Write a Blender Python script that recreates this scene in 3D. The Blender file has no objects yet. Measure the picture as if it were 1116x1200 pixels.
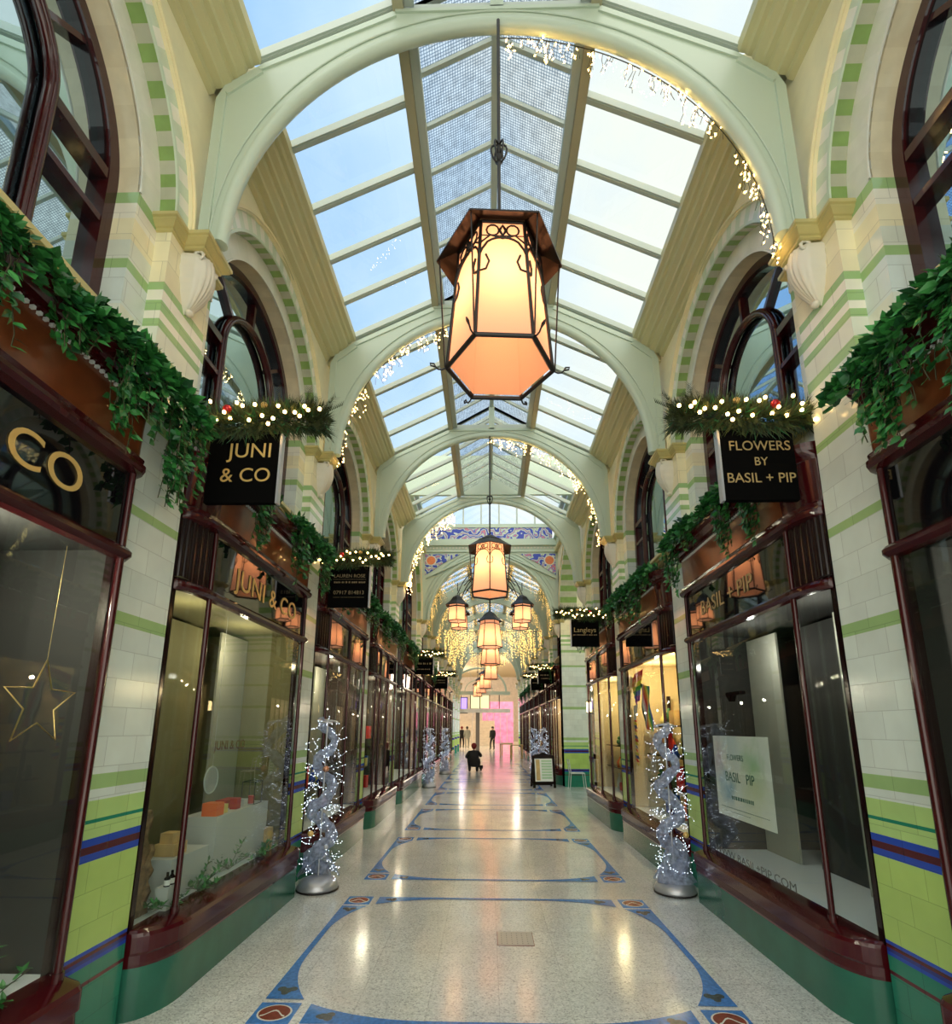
import bpy, math, random
from math import pi, sin, cos, sqrt
from mathutils import Matrix, Vector
random.seed(7)
SC = bpy.context.scene
COL = SC.collection
# ---------------------------------------------------------------- materials
MATS = {}
def nodes(name):
    m = bpy.data.materials.new(name); m.use_nodes = True
    nt = m.node_tree; nt.nodes.clear()
    out = nt.nodes.new('ShaderNodeOutputMaterial')
    MATS[name] = m
    return m, nt, out
def pbr(name, col, rough=.5, metal=0., ior=1.5, coat=0., spec=None, noise=0., nscale=8., bump=0., bscale=60.,
        emit=None, estr=0., sub=0., island=0.):
    m, nt, out = nodes(name)
    b = nt.nodes.new('ShaderNodeBsdfPrincipled')
    b.inputs['Base Color'].default_value = (*col, 1); b.inputs['Roughness'].default_value = rough
    b.inputs['Metallic'].default_value = metal; b.inputs['IOR'].default_value = ior
    b.inputs['Coat Weight'].default_value = coat; b.inputs['Coat Roughness'].default_value = .05
    nt.links.new(b.outputs[0], out.inputs[0])
    g = nt.nodes.new('ShaderNodeNewGeometry')
    if noise or island:
        n = nt.nodes.new('ShaderNodeTexNoise'); n.inputs['Scale'].default_value = nscale
        n.inputs['Detail'].default_value = 4
        nt.links.new(g.outputs['Position'], n.inputs['Vector'])
        mr = nt.nodes.new('ShaderNodeMapRange')
        mr.inputs[1].default_value = .3; mr.inputs[2].default_value = .7
        a = max(noise, island)
        mr.inputs[3].default_value = 1 - a; mr.inputs[4].default_value = 1 + a
        nt.links.new(g.outputs['Random Per Island'] if island else n.outputs['Fac'], mr.inputs[0])
        if island: mr.inputs[1].default_value = 0; mr.inputs[2].default_value = 1
        mx = nt.nodes.new('ShaderNodeVectorMath'); mx.operation = 'SCALE'
        mx.inputs[0].default_value = col
        nt.links.new(mr.outputs[0], mx.inputs['Scale']); nt.links.new(mx.outputs[0], b.inputs['Base Color'])
    if bump:
        n2 = nt.nodes.new('ShaderNodeTexNoise'); n2.inputs['Scale'].default_value = bscale
        nt.links.new(g.outputs['Position'], n2.inputs['Vector'])
        bp = nt.nodes.new('ShaderNodeBump'); bp.inputs['Strength'].default_value = bump
        bp.inputs['Distance'].default_value = .01
        nt.links.new(n2.outputs['Fac'], bp.inputs['Height']); nt.links.new(bp.outputs[0], b.inputs['Normal'])
    if emit:
        b.inputs['Emission Color'].default_value = (*emit, 1); b.inputs['Emission Strength'].default_value = estr
    return m
def emis(name, col, s, sample=False):
    m, nt, out = nodes(name)
    e = nt.nodes.new('ShaderNodeEmission'); e.inputs[0].default_value = (*col, 1); e.inputs[1].default_value = s
    nt.links.new(e.outputs[0], out.inputs[0])
    if not sample: m.cycles.emission_sampling = 'NONE'
    return m
def glass(name, tint=(.95, .98, .96), refl=.4, rough=0.):
    m, nt, out = nodes(name)
    t = nt.nodes.new('ShaderNodeBsdfTransparent'); t.inputs[0].default_value = (*tint, 1)
    g = nt.nodes.new('ShaderNodeBsdfGlossy'); g.inputs['Roughness'].default_value = rough
    lw = nt.nodes.new('ShaderNodeLayerWeight'); lw.inputs['Blend'].default_value = .5
    pw = nt.nodes.new('ShaderNodeMath'); pw.operation = 'POWER'; nt.links.new(lw.outputs['Facing'], pw.inputs[0]); pw.inputs[1].default_value = 4
    f = nt.nodes.new('ShaderNodeMath'); f.operation = 'MULTIPLY_ADD'; nt.links.new(pw.outputs[0], f.inputs[0]); f.inputs[1].default_value = refl; f.inputs[2].default_value = .02
    mx = nt.nodes.new('ShaderNodeMixShader')
    nt.links.new(f.outputs[0], mx.inputs[0]); nt.links.new(t.outputs[0], mx.inputs[1]); nt.links.new(g.outputs[0], mx.inputs[2])
    nt.links.new(mx.outputs[0], out.inputs[0])
    return m
def tile(name, stops, rough=.16, bw=.235, bh=.155, var=.06, grout=.72):
    """glazed wall tile: colour by height, brick joints"""
    m, nt, out = nodes(name); N = nt.nodes.new; L = nt.links.new
    g = N('ShaderNodeNewGeometry'); sp = N('ShaderNodeSeparateXYZ'); L(g.outputs['Position'], sp.inputs[0])
    ad = N('ShaderNodeMath'); ad.operation = 'ADD'; L(sp.outputs[0], ad.inputs[0]); L(sp.outputs[1], ad.inputs[1])
    cb = N('ShaderNodeCombineXYZ'); L(ad.outputs[0], cb.inputs[0]); L(sp.outputs[2], cb.inputs[1])
    br = N('ShaderNodeTexBrick'); br.inputs['Scale'].default_value = 1
    br.inputs['Brick Width'].default_value = bw; br.inputs['Row Height'].default_value = bh
    br.inputs['Mortar Size'].default_value = .0022; br.inputs['Mortar Smooth'].default_value = .3
    br.inputs['Color1'].default_value = (1 - var,) * 3 + (1,); br.inputs['Color2'].default_value = (1 + var,) * 3 + (1,)
    br.inputs['Mortar'].default_value = (grout,) * 3 + (1,); L(cb.outputs[0], br.inputs['Vector'])
    lo, hi = stops[0][0], stops[-1][0] + .5
    mr = N('ShaderNodeMapRange'); mr.inputs[1].default_value = lo; mr.inputs[2].default_value = hi; L(sp.outputs[2], mr.inputs[0])
    cr = N('ShaderNodeValToRGB'); cr.color_ramp.interpolation = 'CONSTANT'
    e = cr.color_ramp.elements
    e[0].position = 0; e[0].color = (*stops[0][1], 1)
    e[1].position = (stops[1][0] - lo) / (hi - lo); e[1].color = (*stops[1][1], 1)
    for z, c in stops[2:]:
        q = e.new((z - lo) / (hi - lo)); q.color = (*c, 1)
    L(mr.outputs[0], cr.inputs[0])
    nz = N('ShaderNodeTexNoise'); nz.inputs['Scale'].default_value = 5; L(g.outputs['Position'], nz.inputs['Vector'])
    mr2 = N('ShaderNodeMapRange'); mr2.inputs[3].default_value = .86; mr2.inputs[4].default_value = 1.12; L(nz.outputs['Fac'], mr2.inputs[0])
    m1 = N('ShaderNodeMix'); m1.data_type = 'RGBA'; m1.blend_type = 'MULTIPLY'; m1.inputs[0].default_value = 1
    L(cr.outputs[0], m1.inputs[6]); L(br.outputs[0], m1.inputs[7])
    vs = N('ShaderNodeVectorMath'); vs.operation = 'SCALE'; L(m1.outputs[2], vs.inputs[0]); L(mr2.outputs[0], vs.inputs['Scale'])
    b = N('ShaderNodeBsdfPrincipled'); b.inputs['Roughness'].default_value = rough
    L(vs.outputs[0], b.inputs['Base Color'])
    bp = N('ShaderNodeBump'); bp.inputs['Strength'].default_value = .35; bp.inputs['Distance'].default_value = .003; bp.invert = True
    L(br.outputs['Fac'], bp.inputs['Height']); L(bp.outputs[0], b.inputs['Normal'])
    L(b.outputs[0], out.inputs[0])
    return m
WHT = (.66, .74, .69); CRM = (.84, .78, .52); GRN = (.34, .52, .22); LGR = (.42, .62, .22); DGR = (.02, .22, .14)
BLU = (.015, .06, .42); MAR = (.075, .008, .014); TEA = (.02, .20, .13); IVO = (.84, .82, .68); LIM = (.40, .58, .15)
PALE = (.70, .74, .62)
tile('tile_pilaster', [(0, TEA), (.304, MAR), (.33, TEA), (.40, BLU), (.425, (.02, .03, .2)), (.44, MAR), (.459, BLU), (.481, LIM), (.919, BLU), (.951, MAR),
     (.983, BLU), (1.029, LGR), (1.102, DGR), (1.129, LGR), (1.214, WHT), (1.275, GRN), (1.351, WHT), (2.14, GRN), (2.21, WHT),
     (2.775, GRN), (2.845, WHT), (3.36, GRN), (3.43, PALE), (3.80, GRN), (3.87, PALE), (4.0, GRN), (4.065, IVO), (4.13, GRN), (4.197, IVO), (4.264, GRN), (4.33, CRM)])
tile('tile_wall', [(0, PALE), (3.6, PALE), (4.0, WHT), (4.243, GRN), (4.308, PALE), (4.45, CRM), (4.60, IVO), (4.705, GRN), (4.79, IVO), (5.2, IVO)])
pbr('tile_white', (.80, .80, .70), .16, noise=.05)
pbr('tile_white_b', (.76, .77, .66), .18, noise=.05)
pbr('tile_stripe', (.22, .35, .10), .2, noise=.1)
pbr('tile_stripe_pale', (.60, .70, .54), .2, noise=.06)
pbr('tile_grey', (.45, .46, .34), .2, noise=.08)
pbr('tile_cream', (.76, .68, .47), .2, noise=.08)
pbr('tile_cream_b', (.71, .63, .43), .22, noise=.08)
pbr('moulding_cream', (.86, .76, .47), .3, noise=.04)
pbr('spandrel_cream', (.87, .80, .54), .4, noise=.04)
pbr('cap_ochre', (.54, .47, .19), .3, noise=.06)
pbr('cornice_paint', (.60, .56, .31), .35)
pbr('rib_paint', (.52, .61, .49), .35)
pbr('bar_paint', (.50, .56, .50), .35)
pbr('purlin_paint', (.44, .40, .26), .4)
pbr('plaster_white', (.70, .67, .55), .35)
pbr('mahogany', (.042, .004, .005), .12, noise=.10, nscale=14)
pbr('mahogany_dark', (.010, .002, .003), .12, ior=1.4)
pbr('copper_wood', (.17, .045, .014), .28, coat=.4, noise=.2, nscale=9)
pbr('faded_gold', (.20, .15, .08), .5)
pbr('black_glass', (.004, .004, .005), .03, ior=1.6)
pbr('black_paint', (.003, .003, .003), .7, ior=1.08)
pbr('iron', (.012, .009, .008), .45)
pbr('bronze', (.012, .007, .004), .3, metal=.3)
pbr('gold', (.72, .48, .16), .35, metal=.35)
pbr('dull_gold', (.42, .30, .13), .4, metal=.2)
pbr('white_letter', (.75, .78, .74), .4)
pbr('plinth_green', (.020, .13, .085), .22, noise=.12, nscale=5)
pbr('sill_maroon', (.055, .003, .006), .13)
pbr('brass', (.55, .40, .16), .3, metal=.9)
def winglass():
    m, nt, out = nodes('window_dark'); N = nt.nodes.new; L = nt.links.new
    b = N('ShaderNodeBsdfPrincipled'); b.inputs['Base Color'].default_value = (.006, .012, .016, 1); b.inputs['Roughness'].default_value = .05
    g = N('ShaderNodeBsdfGlossy'); g.inputs[0].default_value = (.62, .80, .88, 1); g.inputs['Roughness'].default_value = .015
    a = N('ShaderNodeMixShader'); a.inputs[0].default_value = .75; L(b.outputs[0], a.inputs[1]); L(g.outputs[0], a.inputs[2]); L(a.outputs[0], out.inputs[0])
winglass()
pbr('hatch_stone', (.52, .50, .44), .3)
pbr('post_brown', (.17, .13, .10), .5)
pbr('leaf', (.035, .19, .04), .35, island=.6)
pbr('leaf_dark', (.016, .10, .03), .4, island=.6)
pbr('pine', (.035, .05, .012), .7, island=.6)
pbr('stem', (.05, .05, .02), .7)
pbr('red_bauble', (.45, .01, .015), .12, metal=.3)
pbr('copper_bauble', (.55, .28, .18), .2, metal=.7)
pbr('silver', (.50, .51, .55), .4, metal=.7)
pbr('wood_light', (.55, .38, .16), .5, noise=.2)
pbr('wood_bark', (.22, .14, .07), .8, noise=.5, nscale=25, bump=.8, bscale=30)
pbr('orange_box', (.85, .16, .04), .5); pbr('red_box', (.45, .03, .03), .5); pbr('yellow_box', (.75, .62, .2), .5)
pbr('paper', (.82, .84, .82), .6)
pbr('display_white', (.50, .54, .54), .6)
pbr('display_floor', (.70, .76, .78), .5); pbr('panel_grey', (.32, .32, .27), .8); pbr('panel_olive', (.16, .15, .07), .8); pbr('panel_dark', (.018, .018, .016), .8)
pbr('shop_brown', (.05, .032, .022), .7); pbr('shop_cream', (.62, .52, .32), .7)
pbr('cloth_black', (.006, .006, .007), .8); pbr('skin', (.55, .32, .24), .5); pbr('hat_red', (.22, .012, .012), .7); pbr('hair', (.03, .018, .01), .6)
pbr('blue_inlay', (.055, .21, .58), .22, noise=.25, nscale=40); pbr('brown_inlay', (.22, .045, .025), .25, noise=.2, nscale=40)
pbr('white_inlay', (.72, .72, .66), .25); pbr('dark_inlay', (.06, .085, .085), .25, noise=.3, nscale=60)
pbr('pink_wall', (.85, .28, .55), .6, emit=(.95, .3, .6), estr=.12, noise=.3, nscale=2); pbr('purple_screen', (.3, .2, .8), .4, emit=(.25, .2, .9), estr=.8)
pbr('stone_pale', (.70, .63, .54), .5, noise=.1, nscale=3)
pbr('orange_disc', (.75, .22, .08), .35, noise=.15, nscale=30)
for i, c in enumerate([(.75, .02, .02), (.9, .25, .02), (.9, .75, .03), (.03, .4, .06), (.02, .08, .5), (.25, .03, .35)]):
    pbr('flag%d' % i, c, .7)
pbr('flag_black', (.01, .01, .01), .7); pbr('flag_white', (.8, .8, .8), .7); pbr('flag_pink', (.85, .4, .5), .7)
glass('shop_glass', (.93, .96, .94), .45)
glass('roof_glass', (.97, .985, 1.), .05)
emis('bulb_warm', (1, .60, .20), 14); emis('bulb_gold', (1, .60, .16), 3.2); emis('bulb_cool', (.72, .84, 1), 4)
emis('lamp_core', (1, .66, .28), 5); emis('spot_warm', (1, .7, .3), 9); emis('window_lit', (1, .78, .36), .9)
def shade_mat(name, tr, em):
    m, nt, out = nodes(name); N = nt.nodes.new; L = nt.links.new
    t = N('ShaderNodeBsdfTranslucent'); t.inputs[0].default_value = (.95, .52, .34, 1)
    d = N('ShaderNodeBsdfDiffuse'); d.inputs[0].default_value = (.8, .55, .45, 1)
    p = N('ShaderNodeBsdfTransparent'); p.inputs[0].default_value = (1, .8, .62, 1)
    e = N('ShaderNodeEmission'); e.inputs[0].default_value = (1, .52, .32, 1); e.inputs[1].default_value = em
    a = N('ShaderNodeMixShader'); a.inputs[0].default_value = .25; L(t.outputs[0], a.inputs[1]); L(d.outputs[0], a.inputs[2])
    b = N('ShaderNodeMixShader'); b.inputs[0].default_value = tr; L(a.outputs[0], b.inputs[1]); L(p.outputs[0], b.inputs[2])
    c = N('ShaderNodeAddShader'); L(b.outputs[0], c.inputs[0]); L(e.outputs[0], c.inputs[1]); L(c.outputs[0], out.inputs[0])
    m.cycles.emission_sampling = 'NONE'
    return m
shade_mat('lamp_shade', 0., .20); shade_mat('lamp_base_glass', .72, .03)
def tulle():
    m, nt, out = nodes('tulle'); N = nt.nodes.new; L = nt.links.new
    g = N('ShaderNodeNewGeometry'); n = N('ShaderNodeTexNoise'); n.inputs['Scale'].default_value = 25; L(g.outputs['Position'], n.inputs['Vector'])
    d = N('ShaderNodeBsdfDiffuse'); d.inputs[0].default_value = (.40, .45, .60, 1)
    t = N('ShaderNodeBsdfTranslucent'); t.inputs[0].default_value = (.42, .50, .68, 1)
    a = N('ShaderNodeMixShader'); a.inputs[0].default_value = .4; L(d.outputs[0], a.inputs[1]); L(t.outputs[0], a.inputs[2])
    p = N('ShaderNodeBsdfTransparent'); mr = N('ShaderNodeMapRange'); mr.inputs[1].default_value = .35; mr.inputs[2].default_value = .65
    mr.inputs[3].default_value = .4; mr.inputs[4].default_value = .85; L(n.outputs['Fac'], mr.inputs[0])
    b = N('ShaderNodeMixShader'); L(mr.outputs[0], b.inputs[0]); L(p.outputs[0], b.inputs[1]); L(a.outputs[0], b.inputs[2]); L(b.outputs[0], out.inputs[0])
tulle()
def mesh_glass():
    """wired lantern-light glass: fine brick pattern wires over clear glass"""
    m, nt, out = nodes('wired_glass'); N = nt.nodes.new; L = nt.links.new
    g = N('ShaderNodeNewGeometry'); sp = N('ShaderNodeSeparateXYZ'); L(g.outputs['Position'], sp.inputs[0])
    cb = N('ShaderNodeCombineXYZ'); L(sp.outputs[0], cb.inputs[0]); L(sp.outputs[1], cb.inputs[1])
    br = N('ShaderNodeTexBrick'); br.offset = 0; br.inputs['Scale'].default_value = 1; br.inputs['Brick Width'].default_value = .022; br.inputs['Row Height'].default_value = .022
    br.inputs['Mortar Size'].default_value = .0022; br.inputs['Color1'].default_value = (1, 1, 1, 1); br.inputs['Color2'].default_value = (.93, .93, .93, 1)
    br.inputs['Mortar'].default_value = (.42, .48, .54, 1); L(cb.outputs[0], br.inputs['Vector'])
    nz = N('ShaderNodeTexNoise'); nz.inputs['Scale'].default_value = 14; nz.inputs['Detail'].default_value = 6; L(g.outputs['Position'], nz.inputs['Vector'])
    mr = N('ShaderNodeMapRange'); mr.inputs[1].default_value = .3; mr.inputs[2].default_value = .6; mr.inputs[3].default_value = .85; mr.inputs[4].default_value = 1.0; L(nz.outputs['Fac'], mr.inputs[0])
    vs = N('ShaderNodeVectorMath'); vs.operation = 'SCALE'; L(br.outputs[0], vs.inputs[0]); L(mr.outputs[0], vs.inputs['Scale'])
    t = N('ShaderNodeBsdfTransparent'); L(vs.outputs[0], t.inputs[0]); L(t.outputs[0], out.inputs[0])
mesh_glass()
def floor_mat():
    m, nt, out = nodes('terrazzo'); N = nt.nodes.new; L = nt.links.new
    g = N('ShaderNodeNewGeometry'); 
    v = N('ShaderNodeTexVoronoi'); v.inputs['Scale'].default_value = 110; L(g.outputs['Position'], v.inputs['Vector'])
    cr = N('ShaderNodeValToRGB'); e = cr.color_ramp.elements
    e[0].position = 0; e[0].color = (.42, .44, .44, 1); e[1].position = .25; e[1].color = (.66, .69, .67, 1)
    q = e.new(.7); q.color = (.76, .79, .77, 1); q = e.new(.95); q.color = (.86, .88, .85, 1)
    sc = N('ShaderNodeSeparateColor'); L(v.outputs['Color'], sc.inputs[0]); L(sc.outputs[0], cr.inputs[0])
    br = N('ShaderNodeTexBrick'); br.offset = 0; br.inputs['Scale'].default_value = 1; br.inputs['Brick Width'].default_value = .42; br.inputs['Row Height'].default_value = .42
    br.inputs['Mortar Size'].default_value = .003; br.inputs['Color1'].default_value = (.95, .95, .95, 1); br.inputs['Color2'].default_value = (1.04, 1.04, 1.04, 1); br.inputs['Mortar'].default_value = (.8, .8, .8, 1)
    L(g.outputs['Position'], br.inputs['Vector'])
    nz = N('ShaderNodeTexNoise'); nz.inputs['Scale'].default_value = 1.3; nz.inputs['Detail'].default_value = 5; L(g.outputs['Position'], nz.inputs['Vector'])
    mr = N('ShaderNodeMapRange'); mr.inputs[1].default_value = .3; mr.inputs[2].default_value = .7; mr.inputs[3].default_value = .86; mr.inputs[4].default_value = 1.08; L(nz.outputs['Fac'], mr.inputs[0])
    mx = N('ShaderNodeMix'); mx.data_type = 'RGBA'; mx.blend_type = 'MULTIPLY'; mx.inputs[0].default_value = 1; L(cr.outputs[0], mx.inputs[6]); L(br.outputs[0], mx.inputs[7])
    vs = N('ShaderNodeVectorMath'); vs.operation = 'SCALE'; L(mx.outputs[2], vs.inputs[0]); L(mr.outputs[0], vs.inputs['Scale'])
    b = N('ShaderNodeBsdfPrincipled'); b.inputs['Roughness'].default_value = .17; b.inputs['IOR'].default_value = 1.5; b.inputs['Coat Weight'].default_value = .4; b.inputs['Coat Roughness'].default_value = .12
    L(vs.outputs[0], b.inputs['Base Color']); L(b.outputs[0], out.inputs[0])
floor_mat()
def mosaic():
    m, nt, out = nodes('mosaic_frieze'); N = nt.nodes.new; L = nt.links.new
    g = N('ShaderNodeNewGeometry'); w = N('ShaderNodeTexWave'); w.wave_type = 'RINGS'; w.inputs['Scale'].default_value = 2.6; w.inputs['Distortion'].default_value = 14; w.inputs['Detail'].default_value = 2
    L(g.outputs['Position'], w.inputs['Vector'])
    cr = N('ShaderNodeValToRGB'); cr.color_ramp.interpolation = 'CONSTANT'; e = cr.color_ramp.elements
    e[0].position = 0; e[0].color = (.03, .06, .45, 1); e[1].position = .3; e[1].color = (.62, .68, .60, 1)
    for p, c in ((.55, (.42, .5, .3, 1)), (.72, (.62, .68, .60, 1)), (.86, (.10, .16, .55, 1)), (.96, (.6, .2, .25, 1))):
        q = e.new(p); q.color = c
    L(w.outputs['Fac'], cr.inputs[0]); b = N('ShaderNodeBsdfPrincipled'); b.inputs['Roughness'].default_value = .3
    L(cr.outputs[0], b.inputs['Base Color']); L(b.outputs[0], out.inputs[0])
mosaic()
# ---------------------------------------------------------------- mesh builder
class MB:
    def __init__(s): s.v = []; s.f = []; s.m = []; s.sm = []; s.mats = []
    def mi(s, m):
        if m not in s.mats: s.mats.append(m)
        return s.mats.index(m)
    def face(s, pts, m, smooth=False):
        i = len(s.v); s.v += [tuple(p) for p in pts]; s.f.append(tuple(range(i, i + len(pts)))); s.m.append(s.mi(m)); s.sm.append(smooth)
    def grid(s, rows, m, smooth=True, closeu=False, closev=False):
        i = len(s.v); nr, nc = len(rows), len(rows[0]); k = s.mi(m)
        for r in rows: s.v += [tuple(p) for p in r]
        for a in range(nr if closeu else nr - 1):
            for b in range(nc if closev else nc - 1):
                a2, b2 = (a + 1) % nr, (b + 1) % nc
                s.f.append((i + a * nc + b, i + a2 * nc + b, i + a2 * nc + b2, i + a * nc + b2)); s.m.append(k); s.sm.append(smooth)
    def box(s, x0, x1, y0, y1, z0, z1, m):
        i = len(s.v); k = s.mi(m)
        s.v += [(x, y, z) for z in (z0, z1) for y in (y0, y1) for x in (x0, x1)]
        for f in ((0, 1, 3, 2), (4, 6, 7, 5), (0, 4, 5, 1), (2, 3, 7, 6), (0, 2, 6, 4), (1, 5, 7, 3)):
            s.f.append(tuple(i + j for j in f)); s.m.append(k); s.sm.append(False)
    def hexa(s, p, m):   # 8 points: bottom 4 then top 4
        i = len(s.v); k = s.mi(m); s.v += [tuple(q) for q in p]
        for f in ((0, 3, 2, 1), (4, 5, 6, 7), (0, 1, 5, 4), (1, 2, 6, 5), (2, 3, 7, 6), (3, 0, 4, 7)):
            s.f.append(tuple(i + j for j in f)); s.m.append(k); s.sm.append(False)
    def tube(s, pts, r, m, n=6, closed=False, cap=True):
        pts = [Vector(p) for p in pts]; rings = []; N = len(pts)
        up = Vector((0, 0, 1)); pu = None
        for i, p in enumerate(pts):
            a = pts[(i - 1) % N] if (closed or i > 0) else pts[i]; b = pts[(i + 1) % N] if (closed or i < N - 1) else pts[i]
            t = (b - a); t = t.normalized() if t.length > 1e-9 else Vector((0, 0, 1))
            if pu is None: u = t.cross(Vector((0, 0, 1)) if abs(t.z) < .9 else Vector((1, 0, 0))).normalized()
            else:
                u = pu - t * pu.dot(t); u = u.normalized() if u.length > 1e-6 else t.orthogonal().normalized()
            pu = u; w = t.cross(u); rr = r[i] if isinstance(r, (list, tuple)) else r
            rings.append([p + (u * cos(2 * pi * j / n) + w * sin(2 * pi * j / n)) * rr for j in range(n)])
        s.grid(rings, m, True, closeu=closed, closev=True)
        if cap and not closed:
            s.face(rings[0], m); s.face(rings[-1][::-1], m)
    def beam(s, a, b, w, h, m, up=(0, 0, 1)):
        a, b = Vector(a), Vector(b); t = (b - a).normalized(); u = t.cross(Vector(up)).normalized(); q = u.cross(t).normalized()
        s.hexa([a - u * w / 2 - q * h / 2, a + u * w / 2 - q * h / 2, b + u * w / 2 - q * h / 2, b - u * w / 2 - q * h / 2,
                a - u * w / 2 + q * h / 2, a + u * w / 2 + q * h / 2, b + u * w / 2 + q * h / 2, b - u * w / 2 + q * h / 2], m)
    def lathe(s, c, prof, m, n=16, smooth=True):   # prof: (r,z)
        s.grid([[(c[0] + r * cos(2 * pi * j / n), c[1] + r * sin(2 * pi * j / n), c[2] + z) for j in range(n)] for r, z in prof], m, smooth, closev=True)
    def ball(s, c, r, m, n=8, sz=1.):
        s.lathe(c, [(max(r * sin(pi * i / (n // 2 + 1)), 1e-5), -r * sz * cos(pi * i / (n // 2 + 1))) for i in range(n // 2 + 2)], m, n)
    def octa(s, c, r, m):
        i = len(s.v); k = s.mi(m); x, y, z = c
        s.v += [(x + r, y, z), (x, y + r, z), (x - r, y, z), (x, y - r, z), (x, y, z + r), (x, y, z - r)]
        for a in range(4):
            s.f.append((i + a, i + (a + 1) % 4, i + 4)); s.f.append((i + (a + 1) % 4, i + a, i + 5)); s.m += [k, k]; s.sm += [False, False]
    def prism(s, poly, fn, t0, t1, m, smooth=False, caps=True):
        """poly list of (a,b); fn(a,b,t)->xyz"""
        A = [fn(a, b, t0) for a, b in poly]; B = [fn(a, b, t1) for a, b in poly]
        s.grid([A, B], m, smooth, closev=True)
        if caps: s.face(A[::-1], m); s.face(B, m)
    def build(s, name, parent=None, loc=None):
        me = bpy.data.meshes.new(name)
        if loc: s.v = [(x - loc[0], y - loc[1], z - loc[2]) for x, y, z in s.v]
        me.from_pydata(s.v, [], s.f)
        for m in s.mats: me.materials.append(MATS[m])
        me.polygons.foreach_set('material_index', s.m); me.polygons.foreach_set('use_smooth', s.sm)
        me.update()
        o = bpy.data.objects.new(name, me); COL.objects.link(o)
        if loc and not parent: o.location = loc
        if parent: o.parent = parent
        return o
def tag(o, label=None, cat=None, group=None, kind=None):
    if label: o['label'] = label
    if cat: o['category'] = cat
    if group: o['group'] = group
    if kind: o['kind'] = kind
    return o
def empty(name, loc=(0, 0, 0), rz=0, label=None, cat=None, group=None, kind=None):
    o = bpy.data.objects.new(name, None); COL.objects.link(o); o.location = loc; o.rotation_euler = (0, 0, rz)
    o.empty_display_size = .1
    return tag(o, label, cat, group, kind)
def copy_tree(o, parent=None):
    c = o.copy(); COL.objects.link(c)
    if parent: c.parent = parent
    for ch in list(o.children): copy_tree(ch, c)
    return c
def text(name, body, size, mat, M, parent=None, ext=.003, sx=1., align='CENTER', space=1.):
    cu = bpy.data.curves.new(name, 'FONT'); cu.body = body; cu.size = size; cu.extrude = ext; cu.align_x = align; cu.space_character = space
    cu.resolution_u = 6
    t = bpy.data.objects.new(name, cu); COL.objects.link(t)
    dg = bpy.context.evaluated_depsgraph_get(); me = bpy.data.meshes.new_from_object(t.evaluated_get(dg))
    bpy.data.objects.remove(t); bpy.data.curves.remove(cu)
    me.name = name; me.materials.clear(); me.materials.append(MATS[mat])
    me.transform(M @ Matrix.Diagonal((sx, 1, 1, 1)))
    o = bpy.data.objects.new(name, me); COL.objects.link(o)
    if parent: o.parent = parent
    return o
def marks(rows, y, x0, x1, mat, parent, seed=1):
    R = random.Random(seed); mb = MB()
    for z, h, wide in rows:
        c = (x0 + x1) / 2; x = c - (x1 - x0) * wide / 2
        while x < c + (x1 - x0) * wide / 2:
            w = R.uniform(.4, 1.1) * h
            mb.box(x, x + w, y - .002, y, z, z + h * R.uniform(.75, 1), mat); x += w + h * R.choice((.25, .25, .8))
    return mb.build('lettering', parent)
def fr(origin, xa, ya, za):
    return Matrix(((xa[0], ya[0], za[0], origin[0]), (xa[1], ya[1], za[1], origin[1]), (xa[2], ya[2], za[2], origin[2]), (0, 0, 0, 1)))
def wallframe(s, d, y, z):   # text on a side wall
    return fr((s * d, y, z), (0, 1 if s < 0 else -1, 0), (0, 0, 1), (-s, 0, 0))
def camframe(x, y, z): return fr((x, y, z), (1, 0, 0), (0, 0, 1), (0, -1, 0))
SIDE = {-1: 'left', 1: 'right'}
ORD = ['nearest', 'second', 'third', 'fourth', 'fifth', 'sixth', 'seventh', 'eighth', 'ninth', 'tenth', 'eleventh', 'twelfth', 'thirteenth']
def ordn(i): return ORD[max(0, min(i, len(ORD) - 1))]
# ---------------------------------------------------------------- layout
P = 2.8
PIL = [.15 + P * i for i in range(5)]                 # .15 2.95 5.75 8.55 11.35
FAR = [15.55 + P * i for i in range(9)]               # beyond the crossing
ZS = 4.8                                              # springing
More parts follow.
